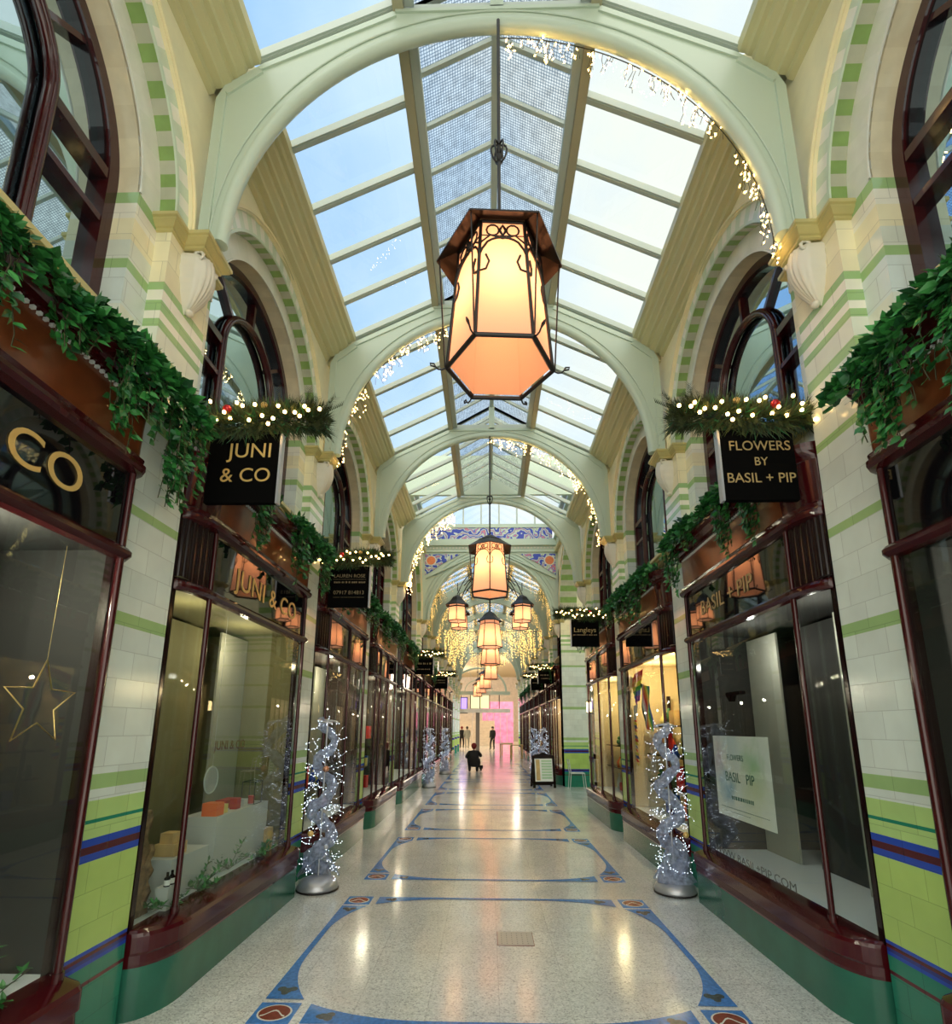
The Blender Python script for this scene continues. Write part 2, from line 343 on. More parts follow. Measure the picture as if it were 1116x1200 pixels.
# ---------------------------------------------------------------- floor
mb = MB(); mb.box(-9, 9, -3.5, 75, -.2, 0, 'terrazzo'); fl = mb.build('floor'); tag(fl, kind='structure')
def mosaics():
    n = 0
    for k in range(-1, 8):
        o = P * k; n += 1
        mb = MB(); T = .004
        ya, yb = 3.342 + o, 5.335 + o                  # tile rows
        def slab(poly, m, t=T, z0=.0005):
            mb.prism(poly, lambda a, b, t_: (a, b, t_), z0, t, m)
        for s in (-1, 1):
            for y in (ya, yb):
                c = s * 1.287
                slab([(c - .118, y - .112), (c + .118, y - .112), (c + .118, y + .112), (c - .118, y + .112)], 'blue_inlay')
                el = lambda r1, r2: [(c + r1 * cos(a * pi / 12), y + r2 * sin(a * pi / 12)) for a in range(24)]
                slab(el(.098, .088), 'white_inlay', T + .0008); slab(el(.088, .078), 'brown_inlay', T + .0016)
                pts = [(c - .07 + .14 * i / 8, y - .02 + .03 * sin(pi * i / 8 * 2 - .5 * pi) + .012) for i in range(9)]
                slab([(x, yy + .006) for x, yy in pts] + [(x, yy - .006) for x, yy in pts[::-1]], 'white_inlay', T + .0024)
            # side strip
            L0, L1 = ya + .155, yb - .155
            outer, inner = [], []
            for i in range(25):
                u = i / 24; y = L0 + (L1 - L0) * u; e = min(u, 1 - u) * (L1 - L0)
                w = .045 + .19 * max(0, 1 - e / .62) ** 2.2
                outer.append((s * 1.405, y)); inner.append((s * (1.405 - w), y))
            mb.grid([[(x, y, T) for x, y in outer], [(x, y, T) for x, y in inner]], 'blue_inlay', False)
            for yy in (L0 + .10, L1 - .10):
                for dx, dy, r in ((0, 0, .035), (.035, .02, .028), (-.035, .02, .028), (0, -.03, .022)):
                    cx = s * 1.315
                    slab([(cx + dx + r * cos(a * pi / 5), yy + dy + r * sin(a * pi / 5)) for a in range(10)], 'dark_inlay', T + .001 + r * .01)
        for y, sg in ((ya, 1), (yb, -1)):
            outer, inner = [], []
            for i in range(41):
                u = i / 40; x = -1.11 + 2.22 * u; e = min(u, 1 - u) * 2.22
                w = .045 + .165 * max(0, 1 - e / .72) ** 2.2
                yo = y - sg * .105
                outer.append((x, yo)); inner.append((x, yo + sg * w))
            mb.grid([[(x, q, T) for x, q in outer], [(x, q, T) for x, q in inner]], 'blue_inlay', False)
            for sx in (-1, 1):
                for dx, dy, r in ((0, 0, .03), (-.04 * sx, .018, .026), (-.035 * sx, -.02, .026), (.02 * sx, 0, .02)):
                    cx = sx * 1.0
                    slab([(cx + dx + r * cos(a * pi / 5), y - sg * .03 + dy + r * sin(a * pi / 5)) for a in range(10)], 'dark_inlay', T + .001 + r * .01)
        ob = mb.build('trim_%d' % n); tag(ob, kind='structure')
mosaics()
mb = MB(); mb.box(.005, .285, 4.335, 4.605, .0004, .003, 'brown_inlay'); mb.box(.009, .281, 4.339, 4.601, .001, .005, 'hatch_stone')
for i in range(6):
    for j in range(6): mb.box(.035 + i * .04, .041 + i * .04, 4.366 + j * .038, 4.372 + j * .038, .005, .0062, 'dark_inlay')
hatch = mb.build('floor_hatch'); tag(hatch, 'small square studded inspection hatch set flush in the terrazzo floor', 'hatch')
# ---------------------------------------------------------------- wall bays
def ring(mb, s, yc, zc, r0, r1, d0, d1, n, mf, a0=0, a1=pi, outer=True, front=True, inner=True, sub=2):
    for i in range(n):
        m = mf(i) if callable(mf) else mf
        for j in range(sub):
            a = a0 + (a1 - a0) * (i + j / sub) / n; b = a0 + (a1 - a0) * (i + (j + 1) / sub) / n
            p = lambda r, t, d: (s * d, yc + r * cos(t), zc + r * sin(t))
            if front: mb.face([p(r0, a, d0), p(r1, a, d0), p(r1, b, d0), p(r0, b, d0)], m)
            if inner: mb.face([p(r0, a, d0), p(r0, b, d0), p(r0, b, d1), p(r0, a, d1)], m)
            if outer: mb.face([p(r1, a, d0), p(r1, b, d0), p(r1, b, d1), p(r1, a, d1)], m)
def capital(s, yc, parent):
    mb = MB()
    prof = [(0, -.085), (.012, -.08), (.012, -.062), (.022, -.058), (.05, -.03), (.05, -.018), (.062, -.012), (.062, .012)]
    def loft(dc, dh, hy):
        rows = []
        for o, z in prof:
            d = dc - o
            rows.append([(s * d, yc - hy - o, ZS + z), (s * d, yc + hy + o, ZS + z), (s * 2.22, yc + hy + o, ZS + z), (s * 2.22, yc - hy - o, ZS + z)])
        mb.grid(rows, 'cap_ochre', False, closev=True); mb.face(rows[-1], 'cap_ochre'); mb.face(rows[0][::-1], 'cap_ochre')
    loft(2.10, 0, .23); loft(1.965, 0, .10)
    mb.build('capital', parent)
    # scrolled leaf console
    mb = MB(); rows = []
    H = .40
    for i in range(19):
        v = i / 18; z = ZS - .085 - H * v
        w = .105 * (sin(pi * min(1, .30 + v * .72)) ** .6) * (1 - .35 * v) + .012
        pr = .135 * (cos(v * pi / 2) ** .7) + .035 * sin(v * pi) + .012
        row = []
        for j in range(25):
            u = -1 + 2 * j / 24
            f = sqrt(max(0, 1 - u * u)) ** .7
            rid = .007 * cos(u * 7 * pi) * f * (1 - abs(v - .5))
            edge = 1 + .10 * abs(sin(v * 5 * pi)) * abs(u)
            row.append((s * (2.102 - pr * f - rid), yc + u * w * edge, z - .02 * abs(u)))
        rows.append(row)
    mb.grid(rows, 'plaster_white')
    c = rows[-1][12]
    mb.ball((s * 2.07, yc, ZS - .085 - H), .03, 'plaster_white', 8, .8)
    for q in (-1, 1):
        mb.tube([(s * (2.0 + .03 * cos(t * .7)), yc + q * (.085 + .0 * t), ZS - .11 + .03 * sin(t * .7)) for t in range(9)], .012, 'plaster_white', 5)
    mb.build('console', parent)
def wall_bay(s, y0, y1, nm, win=True, lowz=3.52, n_win=0, fine=True):
    yc = (y0 + y1) / 2; hb = (y1 - y0) / 2; R = hb - .23
    root = empty('wall_' + SIDE[s], (0, 0, 0), kind='structure')
    n = 45 if fine else 21
    mb = MB()
    # outer order soffit and voussoirs
    ring(mb, s, yc, ZS, R, R + .145, 2.10, 2.205, n, lambda i: 'tile_stripe' if i % 2 else 'tile_grey', outer=False, front=False)
    ring(mb, s, yc, ZS, R, R + .145, 2.10, 2.205, n, lambda i: 'tile_stripe_pale' if i % 2 else 'tile_white', outer=False, inner=False)
    mb.build('voussoirs', root)
    mb = MB()
    ring(mb, s, yc, ZS, R + .145, R + .19, 2.075, 2.12, 1, 'moulding_cream', sub=48)
    ring(mb, s, yc, ZS, R + .155, R + .175, 2.058, 2.08, 1, 'moulding_cream', sub=48)
    ring(mb, s, yc, ZS, R + .001, R + .022, 2.088, 2.11, 1, 'tile_stripe_pale', sub=48)
    mb.build('arch_moulding', root)
    # spandrel
    mb = MB(); rr = R + .18; K = 40
    top = 6.22 if hb < 1.5 else 7.05
    lo, hi = [], []
    for i in range(K + 1):
        a = pi * i / K
        lo.append((s * 2.10, yc + rr * cos(a), ZS + rr * sin(a)))
        hi.append((s * 2.10, yc + hb * max(-1, min(1, cos(a) * 1.0)), top))
    mb.grid([lo, hi], 'spandrel_cream', False)
    for e in (-1, 1): mb.face([(s * 2.10, yc + e * rr, ZS), (s * 2.10, yc + e * hb, ZS), (s * 2.10, yc + e * hb, top)], 'spandrel_cream')
    mb.build('spandrel', root)
    # inner order
    r = R - .19
    mb = MB(); 
    if win or True:
        ring(mb, s, yc, ZS, r, R + .03, 2.20, 2.21, 18 if fine else 10, lambda i: 'tile_white' if i % 2 else 'tile_white_b', outer=False, inner=False, sub=3)
        ring(mb, s, yc, ZS, r, r + .012, 2.19, 2.21, 18 if fine else 10, 'tile_white', sub=3)
        ring(mb, s, yc, ZS, r, R + .03, 2.20, 2.36, 18 if fine else 10, lambda i: 'tile_cream' if i % 2 else 'tile_cream_b', outer=False, front=False, sub=3)
    for e in (-1, 1):
        a, b = sorted((yc + e * r, yc + e * (R + .02)))
        mb.box(*sorted((s * 2.20, s * 2.36)), a, b, lowz, ZS, 'tile_wall')
    mb.box(*sorted((s * 2.20, s * 2.42)), yc - r, yc + r, lowz, 3.70, 'tile_wall')
    mb.build('inner_arch', root)
    mb = MB()     # string moulding under the window
    mb.prism([(2.22, 3.66), (2.14, 3.67), (2.13, 3.69), (2.10, 3.70), (2.10, 3.715), (2.07, 3.73), (2.07, 3.765), (2.09, 3.775), (2.22, 3.80)],
             lambda a, b, t: (s * a, t, b), yc - R - .0, yc + R + .0, 'cap_ochre')
    mb.build('string_course', root)
    # unseen backing added to stop light leaking in behind the wall
    mb = MB(); mb.box(*sorted((s * 2.52, s * 2.58)), y0, y1, lowz, 6.9 if hb < 1.5 else 7.6, 'panel_dark')
    mb.build('wall_core', root)
    if not win: return root
    w = empty('window_%d' % n_win, (0, 0, 0), kind='structure')
    mb = MB()
    ring(mb, s, yc, ZS, r - .075, r + .005, 2.335, 2.42, 1, 'mahogany', sub=36, outer=False)
    for e in (-1, 1):
        a, b = sorted((yc + e * (r - .075), yc + e * (r + .005)))
        mb.box(*sorted((s * 2.335, s * 2.42)), a, b, 3.75, ZS, 'mahogany')
    ring(mb, s, yc, ZS, r - .095, r - .07, 2.36, 2.42, 1, 'mahogany_dark', sub=36)
    mb.build('frame', w)
    ri = .5 if hb < 1.5 else .8
    mb = MB()
    arc = [(s * 2.36, yc + ri * cos(a * pi / 20), ZS + .05 + ri * sin(a * pi / 20)) for a in range(21)]
    path = [(s * 2.36, yc + ri, 3.76)] + arc + [(s * 2.36, yc - ri, 3.76)]
    mb.tube(path, .036, 'mahogany', 8); mb.tube([(s * 2.335, p[1], p[2]) for p in path], .018, 'mahogany', 6)
    mb.build('inner_arch_mullion', w)
    for e in (-1, 1):
        for z, h in ((ZS + .04, .065), (4.52, .04)):
            mb = MB(); mb.beam((s * 2.375, yc + e * ri, z), (s * 2.375, yc + e * (r - .07), z), .07, h, 'mahogany'); mb.build('transom', w)
    for a in (45, 90, 135):
        t = a * pi / 180; mb = MB()
        mb.beam((s * 2.38, yc + ri * cos(t), ZS + .05 + ri * sin(t)), (s * 2.38, yc + (r - .06) * cos(t), ZS + (r - .06) * sin(t)), .035, .04, 'mahogany', up=(1, 0, 0)); mb.build('spoke', w)
    mb = MB(); pts = [(yc + (r - .06) * cos(a * pi / 24), ZS + (r - .06) * sin(a * pi / 24)) for a in range(25)]
    pts = [(yc + r - .06, 3.75)] + pts + [(yc - r + .06, 3.75)]
    mb.prism(pts, lambda a, b, t: (s * t, a, b), 2.40, 2.408, 'window_dark'); mb.build('glass', w)
    return root
def pilaster(s, yc, low=0):
    root = empty('wall_' + SIDE[s], (0, 0, 0), kind='structure')
    mb = MB(); mb.box(*sorted((s * 2.10, s * 2.5)), yc - .23, yc + .23, low, ZS, 'tile_pilaster'); mb.build('pilaster', root)
    capital(s, yc, root)
    return root
nw = 0
for s in (-1, 1):
    for y in PIL: pilaster(s, y)
    for y in FAR: pilaster(s, y)
    wl = [(-2.65, .15)] + list(zip(PIL[:-1], PIL[1:])) + [(PIL[-1], FAR[0])] + list(zip(FAR[:-1], FAR[1:]))
    for i, (a, b) in enumerate(wl):
        cross = (b - a) > 3.5
        nw += 1
        if s == 1 and cross: continue
        wall_bay(s, a, b, '', win=True, n_win=nw, fine=i < 5)
# open crossing arch on the right
def open_arch():
    s = 1; y0, y1 = PIL[-1], FAR[0]; yc = (y0 + y1) / 2; hb = (y1 - y0) / 2; R = hb - .23
    root = empty('wall_right', kind='structure'); mb = MB()
    ring(mb, s, yc, ZS, R, R + .145, 2.10, 2.6, 34, lambda i: 'tile_stripe' if i % 2 else 'tile_grey', outer=False, front=False)
    ring(mb, s, yc, ZS, R, R + .145, 2.10, 2.6, 34, lambda i: 'tile_stripe_pale' if i % 2 else 'tile_white', outer=False, inner=False)
    ring(mb, s, yc, ZS, R + .145, R + .19, 2.07, 2.12, 1, 'moulding_cream', sub=48)
    lo, hi = [], []
    for i in range(41):
        a = pi * i / 40; lo.append((s * 2.10, yc + (R + .18) * cos(a), ZS + (R + .18) * sin(a))); hi.append((s * 2.10, yc + hb * cos(a), 7.05))
    mb.grid([lo, hi], 'spandrel_cream', False)
    mb.build('arch', root)
    mb = MB()      # transept side walls
    mb.box(2.5, 8.5, PIL[-1] - .23, PIL[-1] + .22, 0, 6.4, 'tile_pilaster'); mb.box(2.10, 8.5, FAR[0] - .22, FAR[0] + .23, 0, 6.4, 'tile_pilaster')
    mb.build('transept_wall', root)
open_arch()
# ---------------------------------------------------------------- roof
def rib_mesh(Y, parent, detail=True):
    """transverse arched rib"""
    mb = MB(); N = 48; a_, b_ = 1.9, 1.95
    inn = [(a_ * cos(pi * i / N), ZS + .03 + b_ * sin(pi * i / N)) for i in range(N + 1)]
    def ext(x, z):
        ax = abs(x); sg = 1 if x >= 0 else -1
        return sg, ax
    out = []
    for i in range(N + 1):
        t = pi * i / N; u = cos(t)
        # march along the outer outline: wall, slope, collar
        f = i / N; f2 = f if f <= .5 else 1 - f; sg = 1 if f <= .5 else -1
        if f2 < .20: q = f2 / .20; p = (2.04 - .0 * q, ZS + .03 + (6.15 - ZS - .03) * q)
        elif f2 < .25: q = (f2 - .2) / .05; p = (2.04 - .32 * q, 6.15 + .24 * q)
        elif f2 < .40: q = (f2 - .25) / .15; p = (1.72 - .97 * q, 6.39 + .50 * q)
        else: q = (f2 - .40) / .10; p = (.75 - .75 * q, 6.89 + .02 * q)
        out.append((sg * p[0], p[1]))
    y0, y1 = Y - .045, Y + .045
    for y in (y0, y1): mb.grid([[(x, y, z) for x, z in inn], [(x, y, z) for x, z in out]], 'rib_paint', False)
    mb.grid([[(x, y0, z) for x, z in out], [(x, y1, z) for x, z in out]], 'rib_paint', False)
    # rounded soffit bead
    mb.tube([(x, Y, z) for x, z in inn], .05, 'rib_paint', 10)
    mb.tube([(x * 1.03, y0 - .004, (z - ZS) * 1.03 + ZS) for x, z in inn], .008, 'rib_paint', 4)
    # raised upper fillet following the slope and spandrel edge
    for sg in (-1, 1):
        mb.beam((sg * 1.96, y0 - .006, 6.10), (sg * 1.72, y0 - .006, 6.30), .014, .03, 'rib_paint')
        mb.beam((sg * 1.74, y0 - .006, 6.325), (sg * .76, y0 - .006, 6.825), .014, .035, 'rib_paint')
        mb.beam((sg * 1.97, y0 - .006, ZS + .1), (sg * 1.97, y0 - .006, 6.08), .02, .014, 'rib_paint', up=(0, 1, 0))
    mb.beam((-.76, y0 - .006, 6.86), (.76, y0 - .006, 6.86), .014, .03, 'rib_paint')
    mb.build('rib', parent)
CORN = [(2.12, 6.10), (2.06, 6.12), (2.05, 6.16), (1.995, 6.17), (1.985, 6.19), (1.94, 6.215), (1.93, 6.25), (1.895, 6.255), (1.885, 6.275), (1.84, 6.30), (1.83, 6.345), (1.80, 6.35), (1.785, 6.375),
        (1.745, 6.385), (1.735, 6.45), (1.79, 6.48), (2.55, 6.8), (2.55, 6.2)]
def ceiling_bay(Y0, Y1, fine=True, lamp_rib=True):
    root = empty('ceiling', kind='structure'); Lw = Y1 - Y0
    rib_mesh(Y0, root)
    for s in (-1, 1):
        mb = MB(); mb.prism(CORN, lambda a, b, t: (s * a, t, b), Y0 + .04, Y1 - .04, 'cornice_paint'); mb.build('cornice', root)
        # purlin: timber face and pale inner face
        mb = MB(); mb.box(*sorted((s * .70, s * .78)), Y0, Y1, 6.87, 6.99, 'purlin_paint'); mb.box(*sorted((s * .625, s * .698)), Y0 + .04, Y1 - .04, 6.92, 7.0, 'bar_paint'); mb.build('purlin', root)
        for k in range(0, 6):
            y = Y0 + .03 + (Lw - .06) * k / 5
            mb = MB(); mb.beam((s * 1.76, y, 6.46), (s * .76, y, 6.965), .055, .07, 'bar_paint')
            mb.beam((s * 1.76, y, 6.425), (s * .76, y, 6.93), .025, .02, 'bar_paint'); mb.build('glazing_bar', root)
        mb = MB()
        p = [(s * 1.78, Y0, 6.50), (s * .72, Y0, 7.03), (s * .72, Y1, 7.03), (s * 1.78, Y1, 6.50)]
        mb.hexa([(a, b, c) for a, b, c in p] + [(a, b, c + .006) for a, b, c in p], 'roof_glass'); mb.build('skylight_pane', root)
        mb = MB()
        p = [(s * .66, Y0, 7.0), (s * .01, Y0, 7.39), (s * .01, Y1, 7.39), (s * .66, Y1, 7.0)]
        mb.hexa(p + [(a, b, c + .006) for a, b, c in p], 'wired_glass'); mb.build('lantern_pane', root)
        for k in range(0, 8):
            y = Y0 + .02 + .4 * k
            if y > Y1 + .05 or (not fine and k % 2): continue
            mb = MB(); mb.beam((s * .66, y, 6.985), (0, y, 7.37), .035, .045, 'bar_paint'); mb.build('lantern_bar', root)
    mb = MB(); mb.box(-.035, .035, Y0, Y1, 7.33, 7.42, 'bar_paint'); mb.box(-.05, .05, Y0 - .045, Y0 + .045, 6.85, 7.35, 'rib_paint')
    mb.beam((-.70, Y0 + .01, 6.95), (.70, Y0 + .01, 6.95), .05, .08, 'bar_paint'); mb.build('ridge_beam', root)
for i in range(-1, 4): ceiling_bay(.12 + P * i, .12 + P * (i + 1), True)
RIBS = [.12, 2.92, 5.72, 8.52, 11.32]
for i in range(8): ceiling_bay(FAR[i] + .0, FAR[i + 1], False)
rc = empty('ceiling', kind='structure'); rib_mesh(11.32, rc)
# crossing lantern roof
def crossing():
    y0, y1 = 11.32, 15.55
    root = rc
    for s in (-1, 1):
        mb = MB(); mb.box(*sorted((s * 2.0, s * 2.6)), y0, y1, 6.98, 7.10, 'cornice_paint'); mb.box(*sorted((s * 2.06, s * 2.6)), y0, y1, 7.1, 7.42, 'rib_paint')
        mb.box(*sorted((s * 1.98, s * 2.6)), y0, y1, 7.42, 7.48, 'rib_paint'); mb.box(*sorted((s * 2.08, s * 2.6)), y0, y1, 7.48, 7.85, 'mosaic_frieze'); mb.box(*sorted((s * 1.98, s * 2.6)), y0, y1, 7.85, 7.95, 'rib_paint')
        mb.build('side_frieze', root)
        for k in range(7):
            y = y0 + .3 + k * .6
            mb = MB(); mb.beam((s * 2.05, y, 7.95), (0, y, 9.2), .05, .07, 'bar_paint'); mb.build('glazing_bar', root)
        mb = MB(); p = [(s * 2.1, y0, 7.96), (0, y0, 9.24), (0, y1, 9.24), (s * 2.1, y1, 7.96)]
        mb.hexa(p + [(a, b, c + .006) for a, b, c in p], 'roof_glass'); mb.build('skylight_pane', root)
    # wall over the near rib
    mb = MB(); mb.box(-2.1, 2.1, y0 - .02, y0 + .06, 6.95, 7.95, 'rib_paint'); mb.build('gable_wall', root)
    # far gable: arch with spandrels
    yf = y1 - .05; mb = MB(); N = 48; a_, b_ = 1.9, 2.0
    inn = [(a_ * cos(pi * i / N), ZS + .03 + b_ * sin(pi * i / N)) for i in range(N + 1)]
    out = [(max(-2.1, min(2.1, a_ * 1.35 * cos(pi * i / N))), 7.02 if 6 < i < N - 6 else ZS + .03 + 2.19 * min(i, N - i) / 6) for i in range(N + 1)]
    mb.grid([[(x, yf, z) for x, z in inn], [(x, yf, z) for x, z in out]], 'rib_paint', False)
    mb.tube([(x, yf, z) for x, z in inn], .055, 'rib_paint', 8)
    for k in (1.07, 1.12):
        mb.tube([(x * k, yf - .01, (z - ZS) * k + ZS) for x, z in inn if abs(x) * k < 2.0], .014, 'rib_paint', 4)
    mb.build('gable_wall', root)
    for s in (-1, 1):
        mb = MB(); tri = [(s * 2.03, 6.25), (s * 2.03, 6.93), (s * .95, 6.93), (s * 1.15, 6.80), (s * 1.5, 6.62), (s * 1.82, 6.38)]
        mb.prism(tri, lambda a, b, t: (a, t, b), yf - .03, yf - .005, 'mosaic_frieze'); mb.build('spandrel_mosaic', root)
        mb = MB(); c = (s * 1.84, 6.72)
        mb.prism([(c[0] + .17 * cos(a * pi / 12), c[1] + .17 * sin(a * pi / 12)) for a in range(24)], lambda a, b, t: (a, t, b), yf - .036, yf - .02, 'white_inlay')
        mb.prism([(c[0] + .135 * cos(a * pi / 12), c[1] + .135 * sin(a * pi / 12)) for a in range(24)], lambda a, b, t: (a, t, b), yf - .045, yf - .03, 'orange_disc'); mb.build('roundel', root)
        mb = MB(); mb.beam((s * 2.0, yf - .05, 6.16), (s * .2, yf - .05, 7.0), .05, .05, 'rib_paint'); mb.build('raking_moulding', root)
    mb = MB()
    mb.box(-2.1, 2.1, yf - .04, yf + .05, 7.0, 7.05, 'rib_paint'); mb.box(-2.1, 2.1, yf - .02, yf + .05, 7.05, 7.2, 'rib_paint')
    for i in range(40): mb.box(-2.0 + i * .102, -1.95 + i * .102, yf - .05, yf - .02, 7.10, 7.15, 'plaster_white')
    mb.box(-2.1, 2.1, yf - .10, yf + .05, 7.2, 7.30, 'rib_paint'); mb.box(-2.1, 2.1, yf - .06, yf + .05, 7.3, 7.42, 'rib_paint'); mb.build('dentil_cornice', root)
    mb = MB(); mb.box(-1.95, 1.95, yf - .03, yf + .05, 7.43, 7.80, 'mosaic_frieze'); mb.build('mosaic_frieze', root)
    mb = MB(); mb.box(-2.1, 2.1, yf - .05, yf + .05, 7.80, 7.92, 'rib_paint')
    for i in range(8): x = -1.98 + i * 3.96 / 7; mb.box(x - .025, x + .025, yf - .03, yf + .03, 7.92, 9.3 - abs(x) * .6, 'bar_paint')
    mb.build('clerestory_frame', root)
    mb = MB(); mb.prism([(-2.1, 7.92), (2.1, 7.92), (2.1, 7.97), (0, 9.24), (-2.1, 7.97)], lambda a, b, t: (a, t, b), yf + .01, yf + .016, 'roof_glass'); mb.build('clerestory_pane', root)
crossing()
# ---------------------------------------------------------------- shopfronts
def outline(d, y0, y1, rn=.32, rf=.09, dw=2.14, n=14):
    pts = []
    for i in range(n):
        t = pi / 2 * i / (n - 1); pts.append((dw - (dw - d) * sin(t), y0 + rn * (1 - cos(t))))
    for i in range(n):
        t = pi / 2 * i / (n - 1); pts.append((dw - (dw - d) * cos(t), y1 - rf * (1 - sin(t))))
    return pts
def extr(mb, s, prof, y0, y1, mat, yoff=0., part='all', **k):
    """sweep a profile [(d,z)] round the bowed shopfront plan"""
    rows = []
    for d, z in prof:
        o = outline(d, y0, y1, **k)
        if part == 'near': o = o[:14]
        if part == 'rest': o = o[13:]
        rows.append([(s * a, b, z) for a, b in o])
    mb.grid(rows, mat, len(prof) == 2)
def shopfront(s, y0, y1, label, interior='panel_dark', back='panel_grey', mull=(), letters=None, lit=0., lcol=(1, .8, .5), fine=True, lmat='gold', rn=.32, open_back=False, backd=2.62, name='shopfront', panels=((.02, .36, 0), (.42, .68, .12), (.74, .98, .02))):
    r = empty(name, (0, 0, 0), label=label, cat='shopfront')
    K = dict(rn=rn)
    mb = MB(); extr(mb, s, [(1.935, 0), (1.935, .268)], y0, y1, 'plinth_green', **K); mb.build('plinth', r)
    mb = MB(); extr(mb, s, [(1.932, .268), (1.927, .285), (1.932, .33), (1.915, .345), (1.915, .425), (1.93, .445), (2.0, .458), (2.03, .462), (2.14, .462)], y0, y1, 'sill_maroon', **K); mb.build('sill', r)
    mb = MB()
    for q in ('a', 'b'):
        pass
    extr(mb, s, [(2.040, .46), (2.040, 2.485)], y0 + .01, y1 - .01, 'shop_glass', rn=rn); extr(mb, s, [(2.046, 2.485), (2.046, .46)], y0 + .01, y1 - .01, 'shop_glass', rn=rn); mb.build('glass_pane', r)
    posts = [y0 + rn, y1 - .09] + list(mull)
    for y in posts:
        mb = MB(); mb.tube([(s * 2.032, y, .455), (s * 2.032, y, 2.50)], .019, 'mahogany', 8); mb.tube([(s * 2.032, y, .455), (s * 2.032, y, .50)], .028, 'mahogany', 8)
        mb.tube([(s * 2.032, y, 2.54), (s * 2.032, y, 2.97)], .017, 'mahogany', 8); mb.build('mullion', r)
    for y in (y0, y1):
        mb = MB(); a_, b_ = (y, y + .04) if y == y0 else (y - .04, y); mb.box(*sorted((s * 2.105, s * 2.15)), a_, b_, .45, 3.0, 'mahogany_dark'); mb.build('end_post', r)
    mb = MB(); extr(mb, s, [(2.06, 2.475), (2.015, 2.48), (1.985, 2.50), (1.985, 2.52), (2.005, 2.54), (2.03, 2.55), (2.06, 2.555)], y0, y1, 'mahogany', **K); mb.build('transom', r)
    mb = MB(); extr(mb, s, [(2.04, 2.55), (2.04, 2.97)], y0, y1, 'black_glass', part='rest', **K); mb.build('fascia', r)
    # fluted corner panel
    mb = MB(); rows = []
    for z in (2.55, 2.97):
        row = []
        for i in range(49):
            t = pi / 2 * i / 48; w = .012 * abs(sin(i * pi / 6))
            row.append((s * (2.14 - (2.14 - 2.045 + w) * sin(t)), y0 + (rn) * (1 - cos(t)) - w * .5, z))
        rows.append(row)
    mb.grid(rows, 'mahogany_dark'); mb.build('fluted_corner_panel', r)
    mb = MB(); extr(mb, s, [(2.06, 2.965), (1.99, 2.98), (1.975, 3.0), (1.975, 3.02), (2.0, 3.035), (1.99, 3.06), (2.03, 3.075)], y0, y1, 'mahogany', **K); mb.build('frieze_moulding', r)
    mb = MB(); extr(mb, s, [(2.03, 3.07), (2.02, 3.38)], y0, y1, 'copper_wood', part='rest', **K); extr(mb, s, [(2.03, 3.07), (2.0, 3.40)], y0, y1, 'mahogany', part='near', **K); mb.build('frieze_panel', r)
    mb = MB()
    extr(mb, s, [(2.03, 3.36), (1.99, 3.375), (1.98, 3.40), (1.93, 3.43), (1.91, 3.46), (1.91, 3.49), (2.2, 3.50)], y0, y1, 'mahogany', **K); mb.build('cornice', r)
    if fine:
        mb = MB(); y = y0 + rn + .05
        while y < y1 - .15:
            mb.box(*sorted((s * 2.0, s * 2.02)), y, y + .013, 3.345, 3.360, 'white_letter'); y += .034
        mb.build('dentil_band', r)
    # ends and interior
    mb = MB()
    X0, X1 = s * 2.14, s * 3.3
    mb.face([(s * 2.12, y0, 0), (s * 2.12, y0, 3.5), (X1, y0, 3.5), (X1, y0, 0)], interior)
    mb.face([(s * 2.12, y1, 0), (s * 2.12, y1, 3.5), (X1, y1, 3.5), (X1, y1, 0)], interior)
    mb.face([(X1, y0, 0), (X1, y1, 0), (X1, y1, 3.5), (X1, y0, 3.5)], interior)
    mb.face([(s * 2.06, y0, 2.56), (X1, y0, 2.56), (X1, y1, 2.56), (s * 2.06, y1, 2.56)], interior)
    mb.build('interior', r)
    mb = MB(); o = outline(2.06, y0 + .01, y1 - .01, rn=rn)
    mb.prism([(a, b) for a, b in o] + [(3.2, y1 - .01), (3.2, y0 + .01)], lambda a, b, t: (s * a, b, t), .40, .457, 'display_floor'); mb.build('display_floor', r)
    if back:
        L_ = y1 - y0
        for i, (u0, u1, dd) in enumerate(panels):
            mb = MB(); mb.box(*sorted((s * (backd + dd), s * (backd + .02 + dd))), y0 + L_ * u0, y0 + L_ * u1, .458, 2.5, back if i != 1 else interior); mb.build('back_panel', r)
    if letters:
        text('lettering', letters[0], letters[3], lmat, wallframe(s, 2.036, letters[1], letters[2]), r, .002, letters[4], space=1.05)
    if lit:
        for f in (.3, .72):
            li = bpy.data.lights.new('shop_lamp', 'POINT'); li.energy = lit * .32; li.color = lcol; li.shadow_soft_size = .03  # points for the small shop spots, also added to keep interiors from black
            lo = bpy.data.objects.new('shop_lamp', li); COL.objects.link(lo); lo.location = (s * 2.38, y0 + (y1 - y0) * f, 2.30)
    return r
CW = (1, .86, .62)
S0 = []
shopfront(-1, .46, 2.70, 'dark shopfront nearest on the left with large gold CO on its black fascia', 'panel_dark', 'panel_grey', letters=('JUNI & CO', 1.64, 2.68, .245, 1.10), lit=46, lcol=(1, .92, .75), backd=2.5, panels=((.3, .80, 0),))
shopfront(-1, 3.20, 5.50, 'second shopfront on the left, JUNI & CO fascia above a window of gift boxes', 'panel_olive', 'panel_grey', letters=('JUNI & CO', 4.52, 2.67, .235, 1.12), lit=14, lcol=(1, .85, .55))
shopfront(1, .46, 2.70, 'dark unlettered shopfront nearest on the right, beside the striped tile wall', 'panel_dark', 'panel_grey', lit=34, lcol=(1, .94, .8), backd=2.3, panels=((.1, .93, 0),))
